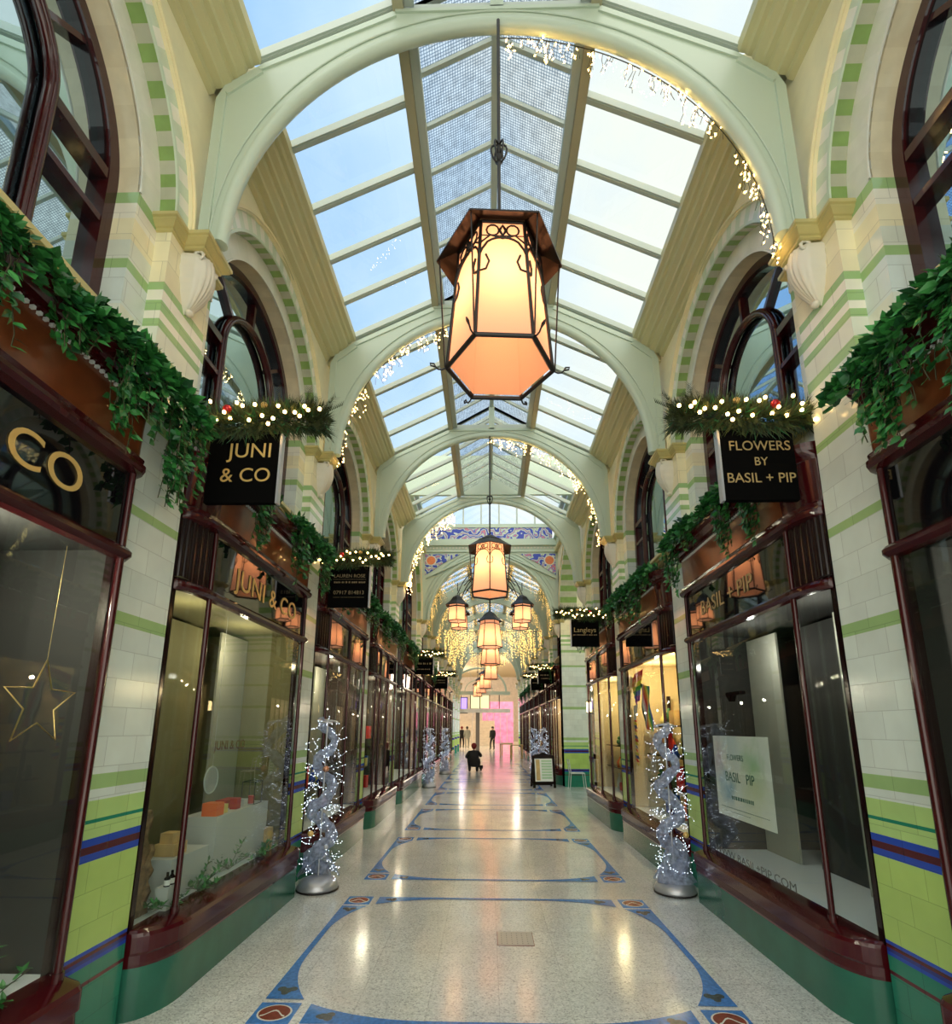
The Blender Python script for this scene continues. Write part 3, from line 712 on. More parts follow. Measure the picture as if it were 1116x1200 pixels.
shopfront(1, 3.20, 5.50, 'second shopfront on the right with web address along its white sill', 'panel_dark', 'panel_grey', letters=('BASIL + PIP', 4.55, 2.70, .2, 1.0), lmat='dull_gold', lit=12, lcol=(1, .95, .85))
shopfront(-1, 6.00, 8.30, 'third shopfront on the left, behind the silver light tree', 'shop_brown', 'panel_grey', mull=(7.3,), lit=22, lcol=CW)
shopfront(-1, 8.80, 11.10, 'fourth shopfront on the left with slim mahogany door posts', 'shop_brown', None, mull=(9.5, 10.2), lit=26, lcol=CW)
shopfront(1, 6.00, 8.30, 'cream-lit third shopfront on the right with rainbow flags in its window', 'shop_cream', None, lit=42, lcol=(1, .78, .42))
shopfront(1, 8.80, 11.10, 'cream-lit fourth shopfront on the right, last before the side passage', 'shop_cream', None, mull=(10.0,), lit=36, lcol=(1, .78, .42))
shopfront(-1, 11.6, 15.3, 'long fifth shopfront on the left facing the side passage', 'shop_brown', None, mull=(12.5, 13.4, 14.3), lit=36, lcol=CW, fine=False)
for i in range(5):
    a, b = FAR[i] + .25, FAR[i + 1] - .26
    shopfront(-1, a, b, 'distant shopfront on the left, %s beyond the chandelier' % ordn(i), 'shop_brown', None, mull=(a + 1.,), lit=24, lcol=CW, fine=False)
for i in range(7):
    a, b = FAR[i] + .25, FAR[i + 1] - .26
    shopfront(1, a, b, 'distant shopfront on the right, %s beyond the side passage' % ordn(i), 'shop_brown' if i % 2 else 'shop_cream', None, mull=(a + .9, a + 1.5), lit=26, lcol=(1, .75, .6), fine=False)
# ---------------------------------------------------------------- foliage
def leaf(mb, p, d, n, L, W, m):
    d = d.normalized(); sd = d.cross(n)
    if sd.length < 1e-4: sd = d.orthogonal()
    sd.normalize(); n = sd.cross(d)
    a = p; b = p + d * L * .45 + sd * W * .5 + n * L * .06; c = p + d * L; e = p + d * L * .45 - sd * W * .5 + n * L * .06; f = p + d * L * .25
    l1 = p + d * L * .15 + sd * W * .42; l2 = p + d * L * .15 - sd * W * .42
    i = len(mb.v); k = mb.mi(m); mb.v += [tuple(q) for q in (a, l1, b, c, e, l2)]
    mb.f += [(i, i + 1, i + 2, i + 3), (i, i + 3, i + 4, i + 5)]; mb.m += [k, k]; mb.sm += [False, False]
def ivy_proto(name, seed, ln, hangs, up=.14, dens=1.):
    """ln along local y, hanging strands over the local +x edge; origin at cornice edge top"""
    R = random.Random(seed); root = empty(name); mb = MB(); st = MB()
    nb = int(900 * ln * dens)
    for i in range(nb):
        y = R.uniform(-ln / 2, ln / 2); env = (1 - (2 * abs(y) / ln) ** 3) * .8 + .2
        a = R.uniform(-.3, pi); rr = R.uniform(.25, 1) ** .5
        p = Vector((-.05 + .13 * cos(a) * rr + .02, y, .03 + up * env * sin(a) * rr + R.uniform(-.03, .05)))
        d = Vector((cos(a) + R.uniform(-.4, .6), R.uniform(-.8, .8), sin(a) + R.uniform(-.9, .3)))
        n = Vector((R.uniform(0, 1), R.uniform(-.5, .5), R.uniform(.2, 1)))
        leaf(mb, p, d, n, R.uniform(.035, .07), R.uniform(.03, .055), 'leaf' if R.random() < .7 else 'leaf_dark')
    for (yc, wd, H) in hangs:
        ns = max(3, int(wd / .013 * dens))
        for j in range(ns):
            y0 = yc + R.uniform(-wd / 2, wd / 2); h = H * R.uniform(.45, 1) * (1 - .5 * abs(y0 - yc) / wd); x0 = R.uniform(-.01, .09)
            pts = []; y = y0; x = x0
            k = max(3, int(h / .05))
            for q in range(k + 1):
                pts.append((x, y, .05 - h * q / k)); y += R.uniform(-.018, .018); x = min(.12, max(.0, x + R.uniform(-.012, .01)))
            st.tube(pts, .0028, 'stem', 3, cap=False)
            for q in range(int(h / .021)):
                t = R.random() * k; i0 = min(k - 1, int(t)); f = t - i0
                p = Vector(pts[i0]).lerp(Vector(pts[i0 + 1]), f)
                d = Vector((R.uniform(-.2, 1), R.uniform(-1, 1), R.uniform(-1.1, -.1))); n = Vector((1, R.uniform(-.5, .5), R.uniform(0, .8)))
                leaf(mb, p, d, n, R.uniform(.032, .062), R.uniform(.028, .05), 'leaf' if R.random() < .75 else 'leaf_dark')
    mb.build('foliage', root); st.build('stems', root)
    return root
protos = {}
def ivy(kind, s, y, z, label, d=1.93, sc=1., flip=False):
    p = protos[kind]
    if not p[1]: r = p[0]; p[1] = True
    else: r = copy_tree(p[0])
    r.location = (s * d, y, z)
    # local +x must face the passage; rotate for the right hand side
    r.rotation_euler = (0, 0, 0 if s < 0 else pi); r.scale = (sc, sc, sc)
    tag(r, label, 'plant', 'trailing ivy along the shop cornices')
    return r
protos['A'] = [ivy_proto('trailing_ivy', 1, .95, [(.30, .30, .66), (-.12, .28, .50)], .12, 1.1), False]
protos['B'] = [ivy_proto('trailing_ivy', 2, .75, [(-.2, .22, .55), (.22, .16, .25)], .12, 1.1), False]
protos['C'] = [ivy_proto('trailing_ivy', 3, .60, [(.12, .2, .62)], .12), False]
protos['D'] = [ivy_proto('trailing_ivy', 4, 1.5, [(-.5, .2, .35), (.1, .25, .45), (.55, .2, .5)], .15, .8), False]
ivy('B', -1, 1.72, 3.36, 'dark ivy bush at the left edge above the CO fascia', 1.94)
ivy('A', -1, 2.50, 3.42, 'thick green ivy trailing down between the CO fascia and the JUNI & CO sign', 1.93, 1.08)
ivy('C', -1, 3.82, 3.44, 'ivy strand hanging below the square JUNI & CO sign', 1.93)
ivy('B', -1, 4.95, 3.46, 'ivy clump at the far end of the second left shop cornice', 1.93)
ivy('C', -1, 5.45, 3.48, 'narrow ivy fall covering the O of JUNI & CO', 1.93)
ivy('A', 1, 2.15, 3.38, 'large ivy bush spilling over the nearest right shop cornice', 1.93, 1.1)
ivy('C', 1, 3.86, 3.46, 'thin ivy strand hanging below the FLOWERS sign', 1.95)
ivy('C', 1, 4.3, 3.50, 'ivy mound behind the FLOWERS sign', 1.95)
ivy('B', 1, 5.15, 3.50, 'ivy clump over the far end of the BASIL + PIP fascia', 1.93, 1.05)
k = 0
for s in (-1, 1):
    for y, kd in ((6.55, 'B'), (7.7, 'D'), (9.3, 'B'), (10.5, 'D')):
        ivy(kd, s, y, 3.46, 'ivy on the %s, %s clump along the cornice past the silver light tree' % (SIDE[s], ordn([6.55, 7.7, 9.3, 10.5].index(y))), 1.93)
    for i in range(6 if s > 0 else 5):
        y = (12.6 + i * 2.4) if s < 0 else (16.9 + i * 2.8)
        ivy('D', s, y, 3.44, 'distant ivy trail on the %s, %s beyond the side passage' % (SIDE[s], ordn(i)), 1.93)
# ---------------------------------------------------------------- projecting signs with garlands
def garland_proto(name, ln, seed):
    R = random.Random(seed); r = empty(name); mb = MB()
    for i in range(4200):
        x = R.uniform(-ln / 2, ln / 2); env = 1 - .3 * (2 * abs(x) / ln) ** 2
        a = R.uniform(0, 2 * pi); q = Vector((x, .07 * env * cos(a) * R.random() ** .5, .075 * env * sin(a) * R.random() ** .5 + .02 * sin(x * 9)))
        d = Vector((R.uniform(-.8, .8) + x * 2, cos(a), sin(a) + .2)).normalized()
        L = R.uniform(.04, .11); sd = d.orthogonal().normalized() * .0045
        k = mb.mi('pine' if R.random() < .8 else 'leaf_dark'); i0 = len(mb.v); mb.v += [tuple(q - sd), tuple(q + sd), tuple(q + d * L)]; mb.f.append((i0, i0 + 1, i0 + 2)); mb.m.append(k); mb.sm.append(False)
    for i in range(60):    # fronds
        x = R.uniform(-ln / 2, ln / 2); a = R.uniform(.2, pi - .2) * (1 if R.random() < .7 else -1); b = Vector((x, -.03, .02)); d = Vector((R.uniform(-.8, .8) + x * 2, -.5 * R.random(), sin(a))).normalized()
        L = R.uniform(.07, .14)
        for j in range(12):
            p = b + d * (.03 + L * j / 12)
            for sg in (-1, 1):
                e = (d.cross(Vector((0, 1, 0))) * sg + d * .8).normalized(); sd = Vector((0, .004, 0)) + d * .002
                k = mb.mi('pine'); i0 = len(mb.v); mb.v += [tuple(p - sd), tuple(p + sd), tuple(p + e * .04)]; mb.f.append((i0, i0 + 1, i0 + 2)); mb.m.append(k); mb.sm.append(False)
    mb.build('pine_needles', r)
    mb = MB(); mb.ball((0, 0, 0), .0115, 'bulb_warm', 6); first = None
    for i in range(24):
        x = -ln / 2 + ln * (i + R.random() * .8) / 24
        if first is None: first = o = mb.build('fairy_light', r)
        else: o = first.copy(); COL.objects.link(o); o.parent = r
        o.location = (x, -.085 - R.random() * .03, R.uniform(-.085, .085))
    mb = MB(); mb.ball((-.12, -.09, .03), .028, 'red_bauble', 12); mb.build('bauble', r)
    mb = MB(); mb.ball((.10, -.08, .06), .022, 'gold', 12); mb.build('bauble', r)
    return r
gp = [garland_proto('pine_garland', .92, 5), False]
def garland(x, y, z, label, sc=1., flip=False):
    if not gp[1]: r = gp[0]; gp[1] = True
    else: r = copy_tree(gp[0])
    r.location = (x, y, z); r.scale = (-sc if flip else sc, sc, sc); tag(r, label, 'garland', 'lit pine garlands on the projecting signs')
def sign(s, y, lines, label, x0=1.50, x1=2.0, z0=3.09, z1=3.60, mat='gold', glabel=None, gsc=1., mk=()):
    xc = s * (x0 + x1) / 2
    r = empty('projecting_sign', (0, 0, 0), label=label, cat='sign')
    mb = MB(); mb.box(xc - (x1 - x0) / 2, xc + (x1 - x0) / 2, y - .02, y + .02, z0, z1, 'black_paint')
    mb.build('board', r)
    mb = MB(); xe = s * x0
    mb.box(xe - .008, xe + .008, y - .025, y + .025, z0 - .005, z1 + .005, 'silver' if mat == 'gold' else 'iron'); mb.build('edge_trim', r)
    mb = MB(); mb.tube([(s * (x0 + .02), y, z1 + .03), (s * 2.12, y, z1 + .03)], .012, 'iron', 6)
    mb.tube([(s * (x0 + .1), y, z1), (s * (x0 + .1), y, z1 + .03)], .006, 'iron', 5); mb.tube([(s * (x1 - .1), y, z1), (s * (x1 - .1), y, z1 + .03)], .006, 'iron', 5); mb.build('bracket', r)
    for t, sz, dx, dz, sx, mt in lines:
        text('lettering', t, sz, mt, camframe(xc + dx, y - .021, z0 + dz), r, .0015, sx)
    if mk: marks([(z0 + a, b, c) for a, b, c in mk], y - .0205, xc - (x1 - x0) / 2, xc + (x1 - x0) / 2, 'faded_gold', r, int(y * 10))
    if glabel: garland(s * ((x0 + x1) / 2 - .04), y - .03, z1 + .09, glabel, gsc, s > 0)
sign(-1, 3.27, [('JUNI', .155, .04, .335, 1.0, 'gold'), ('& CO', .145, .02, .155, 1.0, 'gold')], 'square black JUNI & CO sign projecting on the left', glabel='lit pine garland above the square JUNI & CO sign', gsc=1.12)
sign(1, 3.27, [('FLOWERS', .10, .02, .36, .95, 'dull_gold'), ('BY', .085, .02, .25, .95, 'dull_gold'), ('BASIL + PIP', .10, .01, .125, .95, 'dull_gold')], 'square black FLOWERS BY BASIL + PIP sign projecting on the right', glabel='lit pine garland above the FLOWERS sign on the right', gsc=1.12)
sign(-1, 6.07, [('LAUREN ROSE', .06, 0, .37, 1, 'faded_gold'), ('07917 814813', .065, 0, .16, 1, 'faded_gold')], 'black sign with a phone number projecting behind the JUNI & CO sign', mk=((.345, .004, .8), (.30, .022, .75), (.12, .004, .75)), z0=3.02, z1=3.53, glabel='round-bulbed pine garland over the phone number sign')
sign(1, 8.85, [('Langleys', .115, 0, .25, 1, 'dull_gold')], 'small black Langleys sign projecting on the right', mk=((.19, .022, .85),), x0=1.36, x1=1.84, z0=2.98, z1=3.45, glabel='lit pine garland above the Langleys sign')
sign(-1, 13.6, [], 'distant black sign on the left near the chandelier', mk=((.26, .05, .6), (.12, .03, .7)), z0=2.98, z1=3.42, glabel='garland above the distant left sign near the chandelier')
sign(-1, 18.6, [], 'farthest small black sign on the left', mk=((.28, .04, .7), (.2, .03, .6)), z0=2.98, z1=3.4, glabel='garland on the farthest left sign')
sign(1, 16.4, [], 'black sign on the right just past the tiled pier', mk=((.25, .04, .7), (.15, .03, .6)), z0=2.98, z1=3.4, glabel='garland on the sign past the tiled pier')
sign(1, 19.2, [], 'farthest small black sign on the right', mk=((.25, .04, .7),), z0=2.98, z1=3.4, glabel='garland on the farthest right sign')
# ---------------------------------------------------------------- hanging lanterns
def hexpt(r, z, k, rot): a = rot + k * pi / 3; return (r * cos(a), r * sin(a), z)
def lantern_proto(name, rot, H=.86, rb=.335, rt=.262, rod=2.0, knot=True, hooks=True):
    """origin at the bottom centre"""
    r = empty(name)
    # glass shade panels
    mb = MB()
    for k in range(6):
        for z0, z1, ra, rb_ in ((.02, H * .5, rb - .012, (rb + rt) / 2 - .008), (H * .5, H, (rb + rt) / 2 - .008, rt)):
            mb.face([hexpt(ra, z0, k, rot), hexpt(ra, z0, k + 1, rot), hexpt(rb_, z1, k + 1, rot), hexpt(rb_, z1, k, rot)], 'lamp_shade')
    mb.build('glass_shade', r)
    mb = MB(); mb.face([hexpt(rb - .02, .012, k, rot) for k in range(6)], 'lamp_base_glass'); mb.build('base_glass', r)
    mb = MB()
    for k in range(6):
        mb.tube([hexpt(rb, 0, k, rot), hexpt(rb, 0, k + 1, rot)], .017, 'iron', 4); mb.tube([hexpt(rt, H, k, rot), hexpt(rt, H, k + 1, rot)], .013, 'iron', 4)
        mb.tube([hexpt(rb, 0, k, rot), hexpt(rt + .004, H, k, rot)], .0105, 'iron', 4)
    mb.build('frame', r)
    mb = MB()    # fretwork: arch and scrolls in each panel
    for k in range(6):
        def pt(u, z):     # u -1..1 across the panel
            rr = rb + (rt - rb) * z / H + .006; a = Vector(hexpt(rr, z, k, rot)); b = Vector(hexpt(rr, z, k + 1, rot)); return a.lerp(b, (u + 1) / 2)
        mb.tube([pt(.96 * cos(t * pi / 12) * (1 if 2 < t < 10 else .80 + .1 * abs(6 - t) / 3), H * .70 + H * .15 * sin(t * pi / 12)) for t in range(13)], .008, 'iron', 4, cap=False)
        for sg in (-1, 1):
            mb.tube([pt(sg * .72, H * .69), pt(sg * .58, H * .63), pt(sg * .70, H * .56), pt(sg * .97, H * .54)], .0075, 'iron', 4, cap=False)
            mb.tube([pt(sg * (.45 + .28 * cos(t * pi / 5)), H * .915 + H * .05 * sin(t * pi / 5)) for t in range(11)], .0065, 'iron', 4, cap=False)
            mb.tube([pt(sg * .95, H * .80), pt(sg * .55, H * .87), pt(0, H * .84)], .0065, 'iron', 4, cap=False)
        mb.tube([pt(.15 * cos(t * pi / 2), H * .915 + H * .045 * sin(t * pi / 2)) for t in range(5)], .011, 'iron', 4, cap=False)
        mb.tube([pt(-1, H * .865), pt(1, H * .865)], .004, 'iron', 4, cap=False)
    mb.build('fretwork', r)
    mb = MB(); ro = rb * 1.24
    lo = [hexpt(ro, H * .93, k, rot) for k in range(6)]; up = [hexpt(rt * .8, H * 1.10, k, rot) for k in range(6)]; lo2 = [(x, y, z - .012) for x, y, z in lo]
    mb.grid([lo2, lo, up], 'bronze', False, closev=True); mb.face(up, 'bronze')
    inn = [hexpt(rt * .8, H * 1.06, k, rot) for k in range(6)]; mb.grid([lo2, inn], 'bronze', False, closev=True)
    mb.grid([up, [hexpt(.05, H * 1.22, k, rot) for k in range(6)]], 'iron', False, closev=True)
    for k in range(6):
        mb.tube([hexpt(rt * .8, H * 1.10, k, rot), hexpt(rt * .8, H * 1.10, k + 1, rot)], .01, 'iron', 4)
    mb.build('roof_cap', r)
    mb = MB()
    for k in range(6): mb.tube([hexpt(ro - .02, H * .93, k, rot), hexpt(rb + .012, .01, k, rot)], .005, 'iron', 4)
    mb.build('stay_rods', r)
    if hooks:
        for k in range(6):
            mb = MB(); a = rot + k * pi / 3; c, s_ = cos(a), sin(a)
            q = [(rb, 0), (rb + .03, -.015), (rb + .055, -.012), (rb + .07, .005), (rb + .10, .012), (rb + .105, .028), (rb + .08, .026), (rb + .07, .005)]
            mb.tube([(x * c, x * s_, z) for x, z in q], .0055, 'iron', 5); mb.build('corner_hook', r)
    mb = MB(); mb.lathe((0, 0, H * .70), [(.001, -.02), (.035, 0), (.05, .06), (.045, .12), (.02, .17), (.02, .25)], 'lamp_core', 10); mb.build('bulb', r)
    mb = MB(); mb.tube([(0, 0, H * 1.15), (0, 0, rod)], .013, 'iron', 6); mb.build('rod', r)
    if knot:
        mb = MB(); zc = H + .86
        for q in range(3):
            ph = q * pi / 3
            mb.tube([(.055 * cos(t * pi / 8) * cos(ph), .055 * cos(t * pi / 8) * sin(ph), zc + .075 * sin(t * pi / 8) + .02 * cos(t * pi / 4)) for t in range(16)], .007, 'iron', 5, closed=True)
        mb.ball((0, 0, zc), .026, 'iron', 8); mb.build('ornamental_knot', r)
    return r
def lamp_light(x, y, z, e, col=(1, .62, .30)):
    li = bpy.data.lights.new('lantern_light', 'POINT'); li.energy = e; li.color = col; li.shadow_soft_size = .05
    o = bpy.data.objects.new('lantern_light', li); COL.objects.link(o); o.location = (x, y, z); return o
rot0 = math.radians(3.5)
big = lantern_proto('hanging_lantern', rot0, rod=2.95)
for i, (x, y, lab) in enumerate(((.01, 2.88, 'large hexagonal hanging lantern nearest the viewer with glowing peach glass'),
        (-.035, 8.49, 'hexagonal hanging lantern second from the viewer, above the chandelier'),
        (.02, 18.3, 'first hanging lantern seen just below the chandelier'), (.06, 23.9, 'hanging lantern with two glowing panes beyond the chandelier'),
        (-.22, 29.5, 'small distant hanging lantern left of the two-paned one'), (-.5, 33.3, 'farthest but one tiny hanging lantern'), (-.8, 37, 'farthest tiny hanging lantern before the end screen'))):
    o = big if i == 0 else copy_tree(big)
    o.location = (x, y, 3.81); o.rotation_euler = (0, 0, [0, math.radians(26.5), 0, math.radians(30), .2, .3, .4][i]); tag(o, lab, 'lantern', 'hexagonal hanging lanterns down the arcade')
    lamp_light(x, y, 3.81 + .49, [6, 6, 6, 6, 6, 6, 6][i])
# chandelier
ch = empty('chandelier', (-.02, 13.45, 0), label='wrought iron chandelier of five lanterns over the crossing', cat='chandelier')
mb = MB(); mb.tube([(0, 0, 4.85), (0, 0, 7.2)], .018, 'iron', 6)
mb.tube([(.16 * cos(t * pi / 10), .16 * sin(t * pi / 10), 5.5) for t in range(20)], .012, 'iron', 5, closed=True); mb.build('stem', ch)
for q, (dx, dy) in enumerate(((-.83, -.5), (.83, -.5), (-.83, .5), (.83, .5))):
    mb = MB()
    for off, zz in ((0, 0), (.16, -.14)):
        mb.tube([(dx * f, dy * f, 5.42 + zz + .30 * sin(f * pi * .8) * (1) - .62 * f ** 3) for f in [i / 10 for i in range(int(11 - off * 10))]], .014, 'iron', 5)
    mb.tube([(dx, dy, 5.06), (dx, dy, 5.28)], .012, 'iron', 5); mb.build('arm', ch)
def small_lantern(cx, cy, z, H, rb, rt, parent, rot):
    mb = MB(); h = lambda r, zz, k: (cx + r * cos(rot + k * pi / 3), cy + r * sin(rot + k * pi / 3), z + zz)
    for k in range(6): mb.face([h(rb, 0, k), h(rb, 0, k + 1), h(rt, H, k + 1), h(rt, H, k)], 'lamp_shade')
    s_ = mb.build('glass_shade', parent)
    mb = MB()
    for k in range(6):
        mb.tube([h(rb, 0, k), h(rb, 0, k + 1)], .012, 'iron', 4); mb.tube([h(rt, H, k), h(rt, H, k + 1)], .012, 'iron', 4); mb.tube([h(rb, 0, k), h(rt, H, k)], .009, 'iron', 4)
        mb.tube([h(rt, H * .86, k), h(rt, H * .86, k + 1)], .02, 'iron', 4)
    mb.build('frame', parent)
    mb = MB(); rr = rt * 1.45
    mb.grid([[h(rr, H - .02, k) for k in range(6)], [h(rt * .85, H + .10, k) for k in range(6)], [h(rt * .55, H + .20, k) for k in range(6)], [h(.02, H + .27, k) for k in range(6)]], 'iron', False, closev=True)
    mb.build('roof_cap', parent)
    mb = MB(); mb.ball((cx, cy, z + H * .5), .06, 'lamp_core', 8, 1.6); mb.build('bulb', parent)
for dx, dy in ((-.83, -.5), (.83, -.5), (-.83, .5), (.83, .5)):
    small_lantern(dx, dy, 4.27, .42, .245, .23, ch, .5)
small_lantern(0, 0, 3.68, .70, .33, .24, ch, 0)
mb = MB(); mb.tube([(0, 0, 4.6), (0, 0, 4.9)], .018, 'iron', 6); mb.build('drop_rod', ch)
lamp_light(-.02, 13.45, 3.88, 5)
for dx, dy in ((-.83, -.5), (.83, -.5), (-.83, .5), (.83, .5)): lamp_light(-.02 + dx, 13.45 + dy, 4.37, 3)
# ---------------------------------------------------------------- fairy light strings
def icicles(Y, sides, label, n=70, hmax=.30, mat='bulb_warm', r=.0085, a_from=.03, a_to=.97, star=True, seed=1, cat='fairy lights'):
    R = random.Random(seed); root = empty('icicle_lights', (0, 0, 0), label=label, cat=cat, group='icicle lights along the roof ribs')
    wi = MB(); bu = MB()
    for s in sides:
        base = []
        for i in range(41):
            t = (a_from + (a_to - a_from) * i / 40) * pi / 2
            base.append((s * 1.875 * cos(t), Y + .06, ZS + .03 + 1.925 * sin(t)))
        wi.tube(base, .004, 'stem', 3, cap=False)
        for i in range(n):
            f = R.random(); j = f * 39.999; a = Vector(base[int(j)]).lerp(Vector(base[int(j) + 1]), j - int(j))
            L = hmax * R.uniform(.15, 1); k = max(2, int(L / .035)); p = a.copy(); pts = [p.copy()]
            for q in range(k):
                p = p + Vector((R.uniform(-.022, .022) - s * .004, R.uniform(-.02, .02), -L / k)); pts.append(p.copy())
                if R.random() < .62:
                    c = p + Vector((R.uniform(-.02, .02), R.uniform(-.02, .02), R.uniform(-.012, .012)))
                    if star:
                        for _ in range(3):
                            dd = Vector((R.uniform(-1, 1), R.uniform(-1, 1), R.uniform(-1, 1))).normalized() * r * 1.7
                            sd = dd.orthogonal().normalized() * r * .35; i0 = len(bu.v); km = bu.mi(mat)
                            bu.v += [tuple(c + dd), tuple(c + sd), tuple(c - dd), tuple(c - sd)]; bu.f.append((i0, i0 + 1, i0 + 2, i0 + 3)); bu.m.append(km); bu.sm.append(False)
                    bu.octa(c, r * .7, mat)
            wi.tube([tuple(q) for q in pts], .0025, 'stem', 3, cap=False)
    wi.build('wire', root); b = bu.build('bulbs', root); b['kind'] = 'stuff'
    return root
icicles(2.92, (1,), 'icicle lights down the right half of the nearest roof rib', 85, .24, a_from=.0, a_to=1.0, seed=3)
icicles(5.72, (-1,), 'icicle lights down the left half of the second roof rib', 80, .26, a_from=.0, a_to=1.0, seed=4)
icicles(8.52, (1,), 'icicle lights down the right half of the third roof rib', 80, .28, r=.010, a_from=.0, a_to=1.0, seed=5)
icicles(11.32, (-1,), 'icicle lights down the left half of the fourth roof rib', 70, .30, r=.012, a_from=.0, a_to=.7, seed=6)
for i in range(5):
    icicles(FAR[i], (-1, 1), 'dense icicle lights on the %s rib beyond the chandelier' % ordn(i), 110, .55, 'bulb_gold', .009 + .001 * i, 0, 1, False, 20 + i)
def curtain(xc, y, w, z1, h, label, seed):
    R = random.Random(seed); root = empty('light_curtain', (xc, y, 0), label=label, cat='fairy lights', group='hanging curtains of gold lights'); wi = MB(); bu = MB()
    for i in range(46):
        x = R.uniform(-w / 2, w / 2); yy = R.uniform(-.25, .25); L = h * R.uniform(.35, 1) * (1 - .5 * (2 * abs(x) / w) ** 2)
        wi.tube([(x, yy, z1), (x + .03, yy, z1 - L)], .0025, 'stem', 3, cap=False)
        q = 0
        while q < L: bu.octa((x + R.uniform(-.02, .02), yy, z1 - q), .011, 'bulb_gold'); q += R.uniform(.05, .12)
    mbh = MB(); mbh.tube([(-w / 2, 0, z1), (w / 2, 0, z1)], .008, 'iron', 4); mbh.build('hanger', root)
    wi.build('wire', root); b = bu.build('bulbs', root); b['kind'] = 'stuff'
curtain(-.98, 15.2, 1.1, 4.42, 1.15, 'gold light curtain hanging below the left chandelier lanterns', 31)
curtain(.98, 15.2, 1.1, 4.42, 1.15, 'gold light curtain hanging below the right chandelier lanterns', 32)
curtain(0, 21.0, 1.7, 4.6, .8, 'far gold light curtain behind the lower central lantern', 33)
# ---------------------------------------------------------------- spiral light trees
def tree_proto():
    R = random.Random(11); r = empty('light_tree'); H = 1.66
    mb = MB(); mb.lathe((0, 0, 0), [(.001, .0), (.20, .0), (.205, .03), (.18, .09), (.10, .12), (.001, .125)], 'silver', 18); mb.build('base', r)
    mb = MB(); mb.lathe((0, 0, 0), [(.001, .0), (.212, .0), (.212, .012), (.001, .013)], 'iron', 18); mb.build('base_rim', r)
    mb = MB(); rows = []
    n = 110
    for i in range(n + 1):
        f = i / n; a = f * 2 * pi * 3.3 + 1; rad = .115 - .035 * f; z = .10 + H * f * .93
        w = .165 * (1 - .35 * f) + .025 * sin(i * .7); c = Vector((rad * cos(a), rad * sin(a), z)); t = Vector((-sin(a), cos(a), .25)).normalized(); o = Vector((cos(a), sin(a), 0))
        row = []
        for j in range(9):
            b = 2 * pi * j / 9; rr = w * .55 * (1 + .18 * sin(5 * b + i * .9))
            row.append(c + o * (cos(b) * rr * .6) + Vector((0, 0, 1)) * (sin(b) * rr))
        rows.append(row)
    mb.grid(rows, 'tulle', True, closev=True)
    # skirt at the foot
    mb.grid([[(.06 * cos(a * pi / 9), .06 * sin(a * pi / 9), .45), ] + [((.06 + .15 * k / 4 + .015 * sin(a * 3)) * cos(a * pi / 9), (.06 + .15 * k / 4) * sin(a * pi / 9), .45 - .33 * (k / 4) ** .7) for k in range(1, 5)] for a in range(0, 12)], 'tulle', True)
    mb.build('tulle_spiral', r)
    mb = MB(); bu = MB()
    mb.tube([(0, 0, .1), (0, 0, H + .03)], .008, 'silver', 6)
    mb.tube([(.10 * cos(t * .5), .10 * sin(t * .5), H + .02 - .03 * abs(t - 5) / 5) for t in range(12)], .012, 'silver', 5)
    for i in range(120):
        z = R.uniform(.12, H); a = R.uniform(0, 2 * pi); rad = R.uniform(.09, .15) * (1 - .2 * z / H); p = Vector((rad * cos(a), rad * sin(a), z)); pts = [p.copy()]
        d = Vector((cos(a), sin(a), R.uniform(-.6, .8)))
        for q in range(4):
            d = (d + Vector((R.uniform(-.8, .8), R.uniform(-.8, .8), R.uniform(-.6, .6)))).normalized(); p = p + d * .032
            if Vector((p.x, p.y)).length > .23: p.x *= .85; p.y *= .85
            pts.append(p.copy())
            if R.random() < .7: bu.octa(p, .0042, 'bulb_cool')
        mb.tube([tuple(q) for q in pts], .0022, 'silver', 3, cap=False)
    for i in range(70):
        z = R.uniform(.1, H); a = R.uniform(0, 2 * pi); rad = R.uniform(.10, .2) * (1 - .2 * z / H); bu.octa((rad * cos(a), rad * sin(a), z), .0042, 'bulb_cool')
    mb.build('silver_twigs', r); b = bu.build('bulbs', r); b['kind'] = 'stuff'
    for (a, z, m, q) in ((-1.2, 1.18, 'copper_bauble', .034), (-2.0, .55, 'gold', .03), (-.9, .42, 'silver', .026)):
        mb = MB(); mb.ball((.15 * cos(a), .15 * sin(a), z), q, m, 12); mb.build('bauble', r)
    return r
tp = tree_proto()
spots = [(-1.79, 5.66, 0, 1., 'spiral silver tree of white lights by the left shop corner, nearest on that side'), (1.81, 5.70, 2.0, .98, 'spiral silver tree of white lights standing before the rainbow flag window'),
         (-1.70, 15.0, 1., .95, 'distant silver light tree on the left, second on that side'), (-1.62, 19.3, 2.2, .95, 'farthest silver light tree on the left'),
         (1.62, 19.5, .4, .95, 'distant silver light tree on the right left of the menu board'), (1.72, 17.4, 3., .95, 'silver light tree on the right just behind the menu board')]
for i, (x, y, a, sc, lab) in enumerate(spots):
    o = tp if i == 0 else copy_tree(tp)
    o.location = (x, y, .005); o.rotation_euler = (0, 0, a); o.scale = (sc,) * 3; tag(o, lab, 'light tree', 'spiral silver light trees')
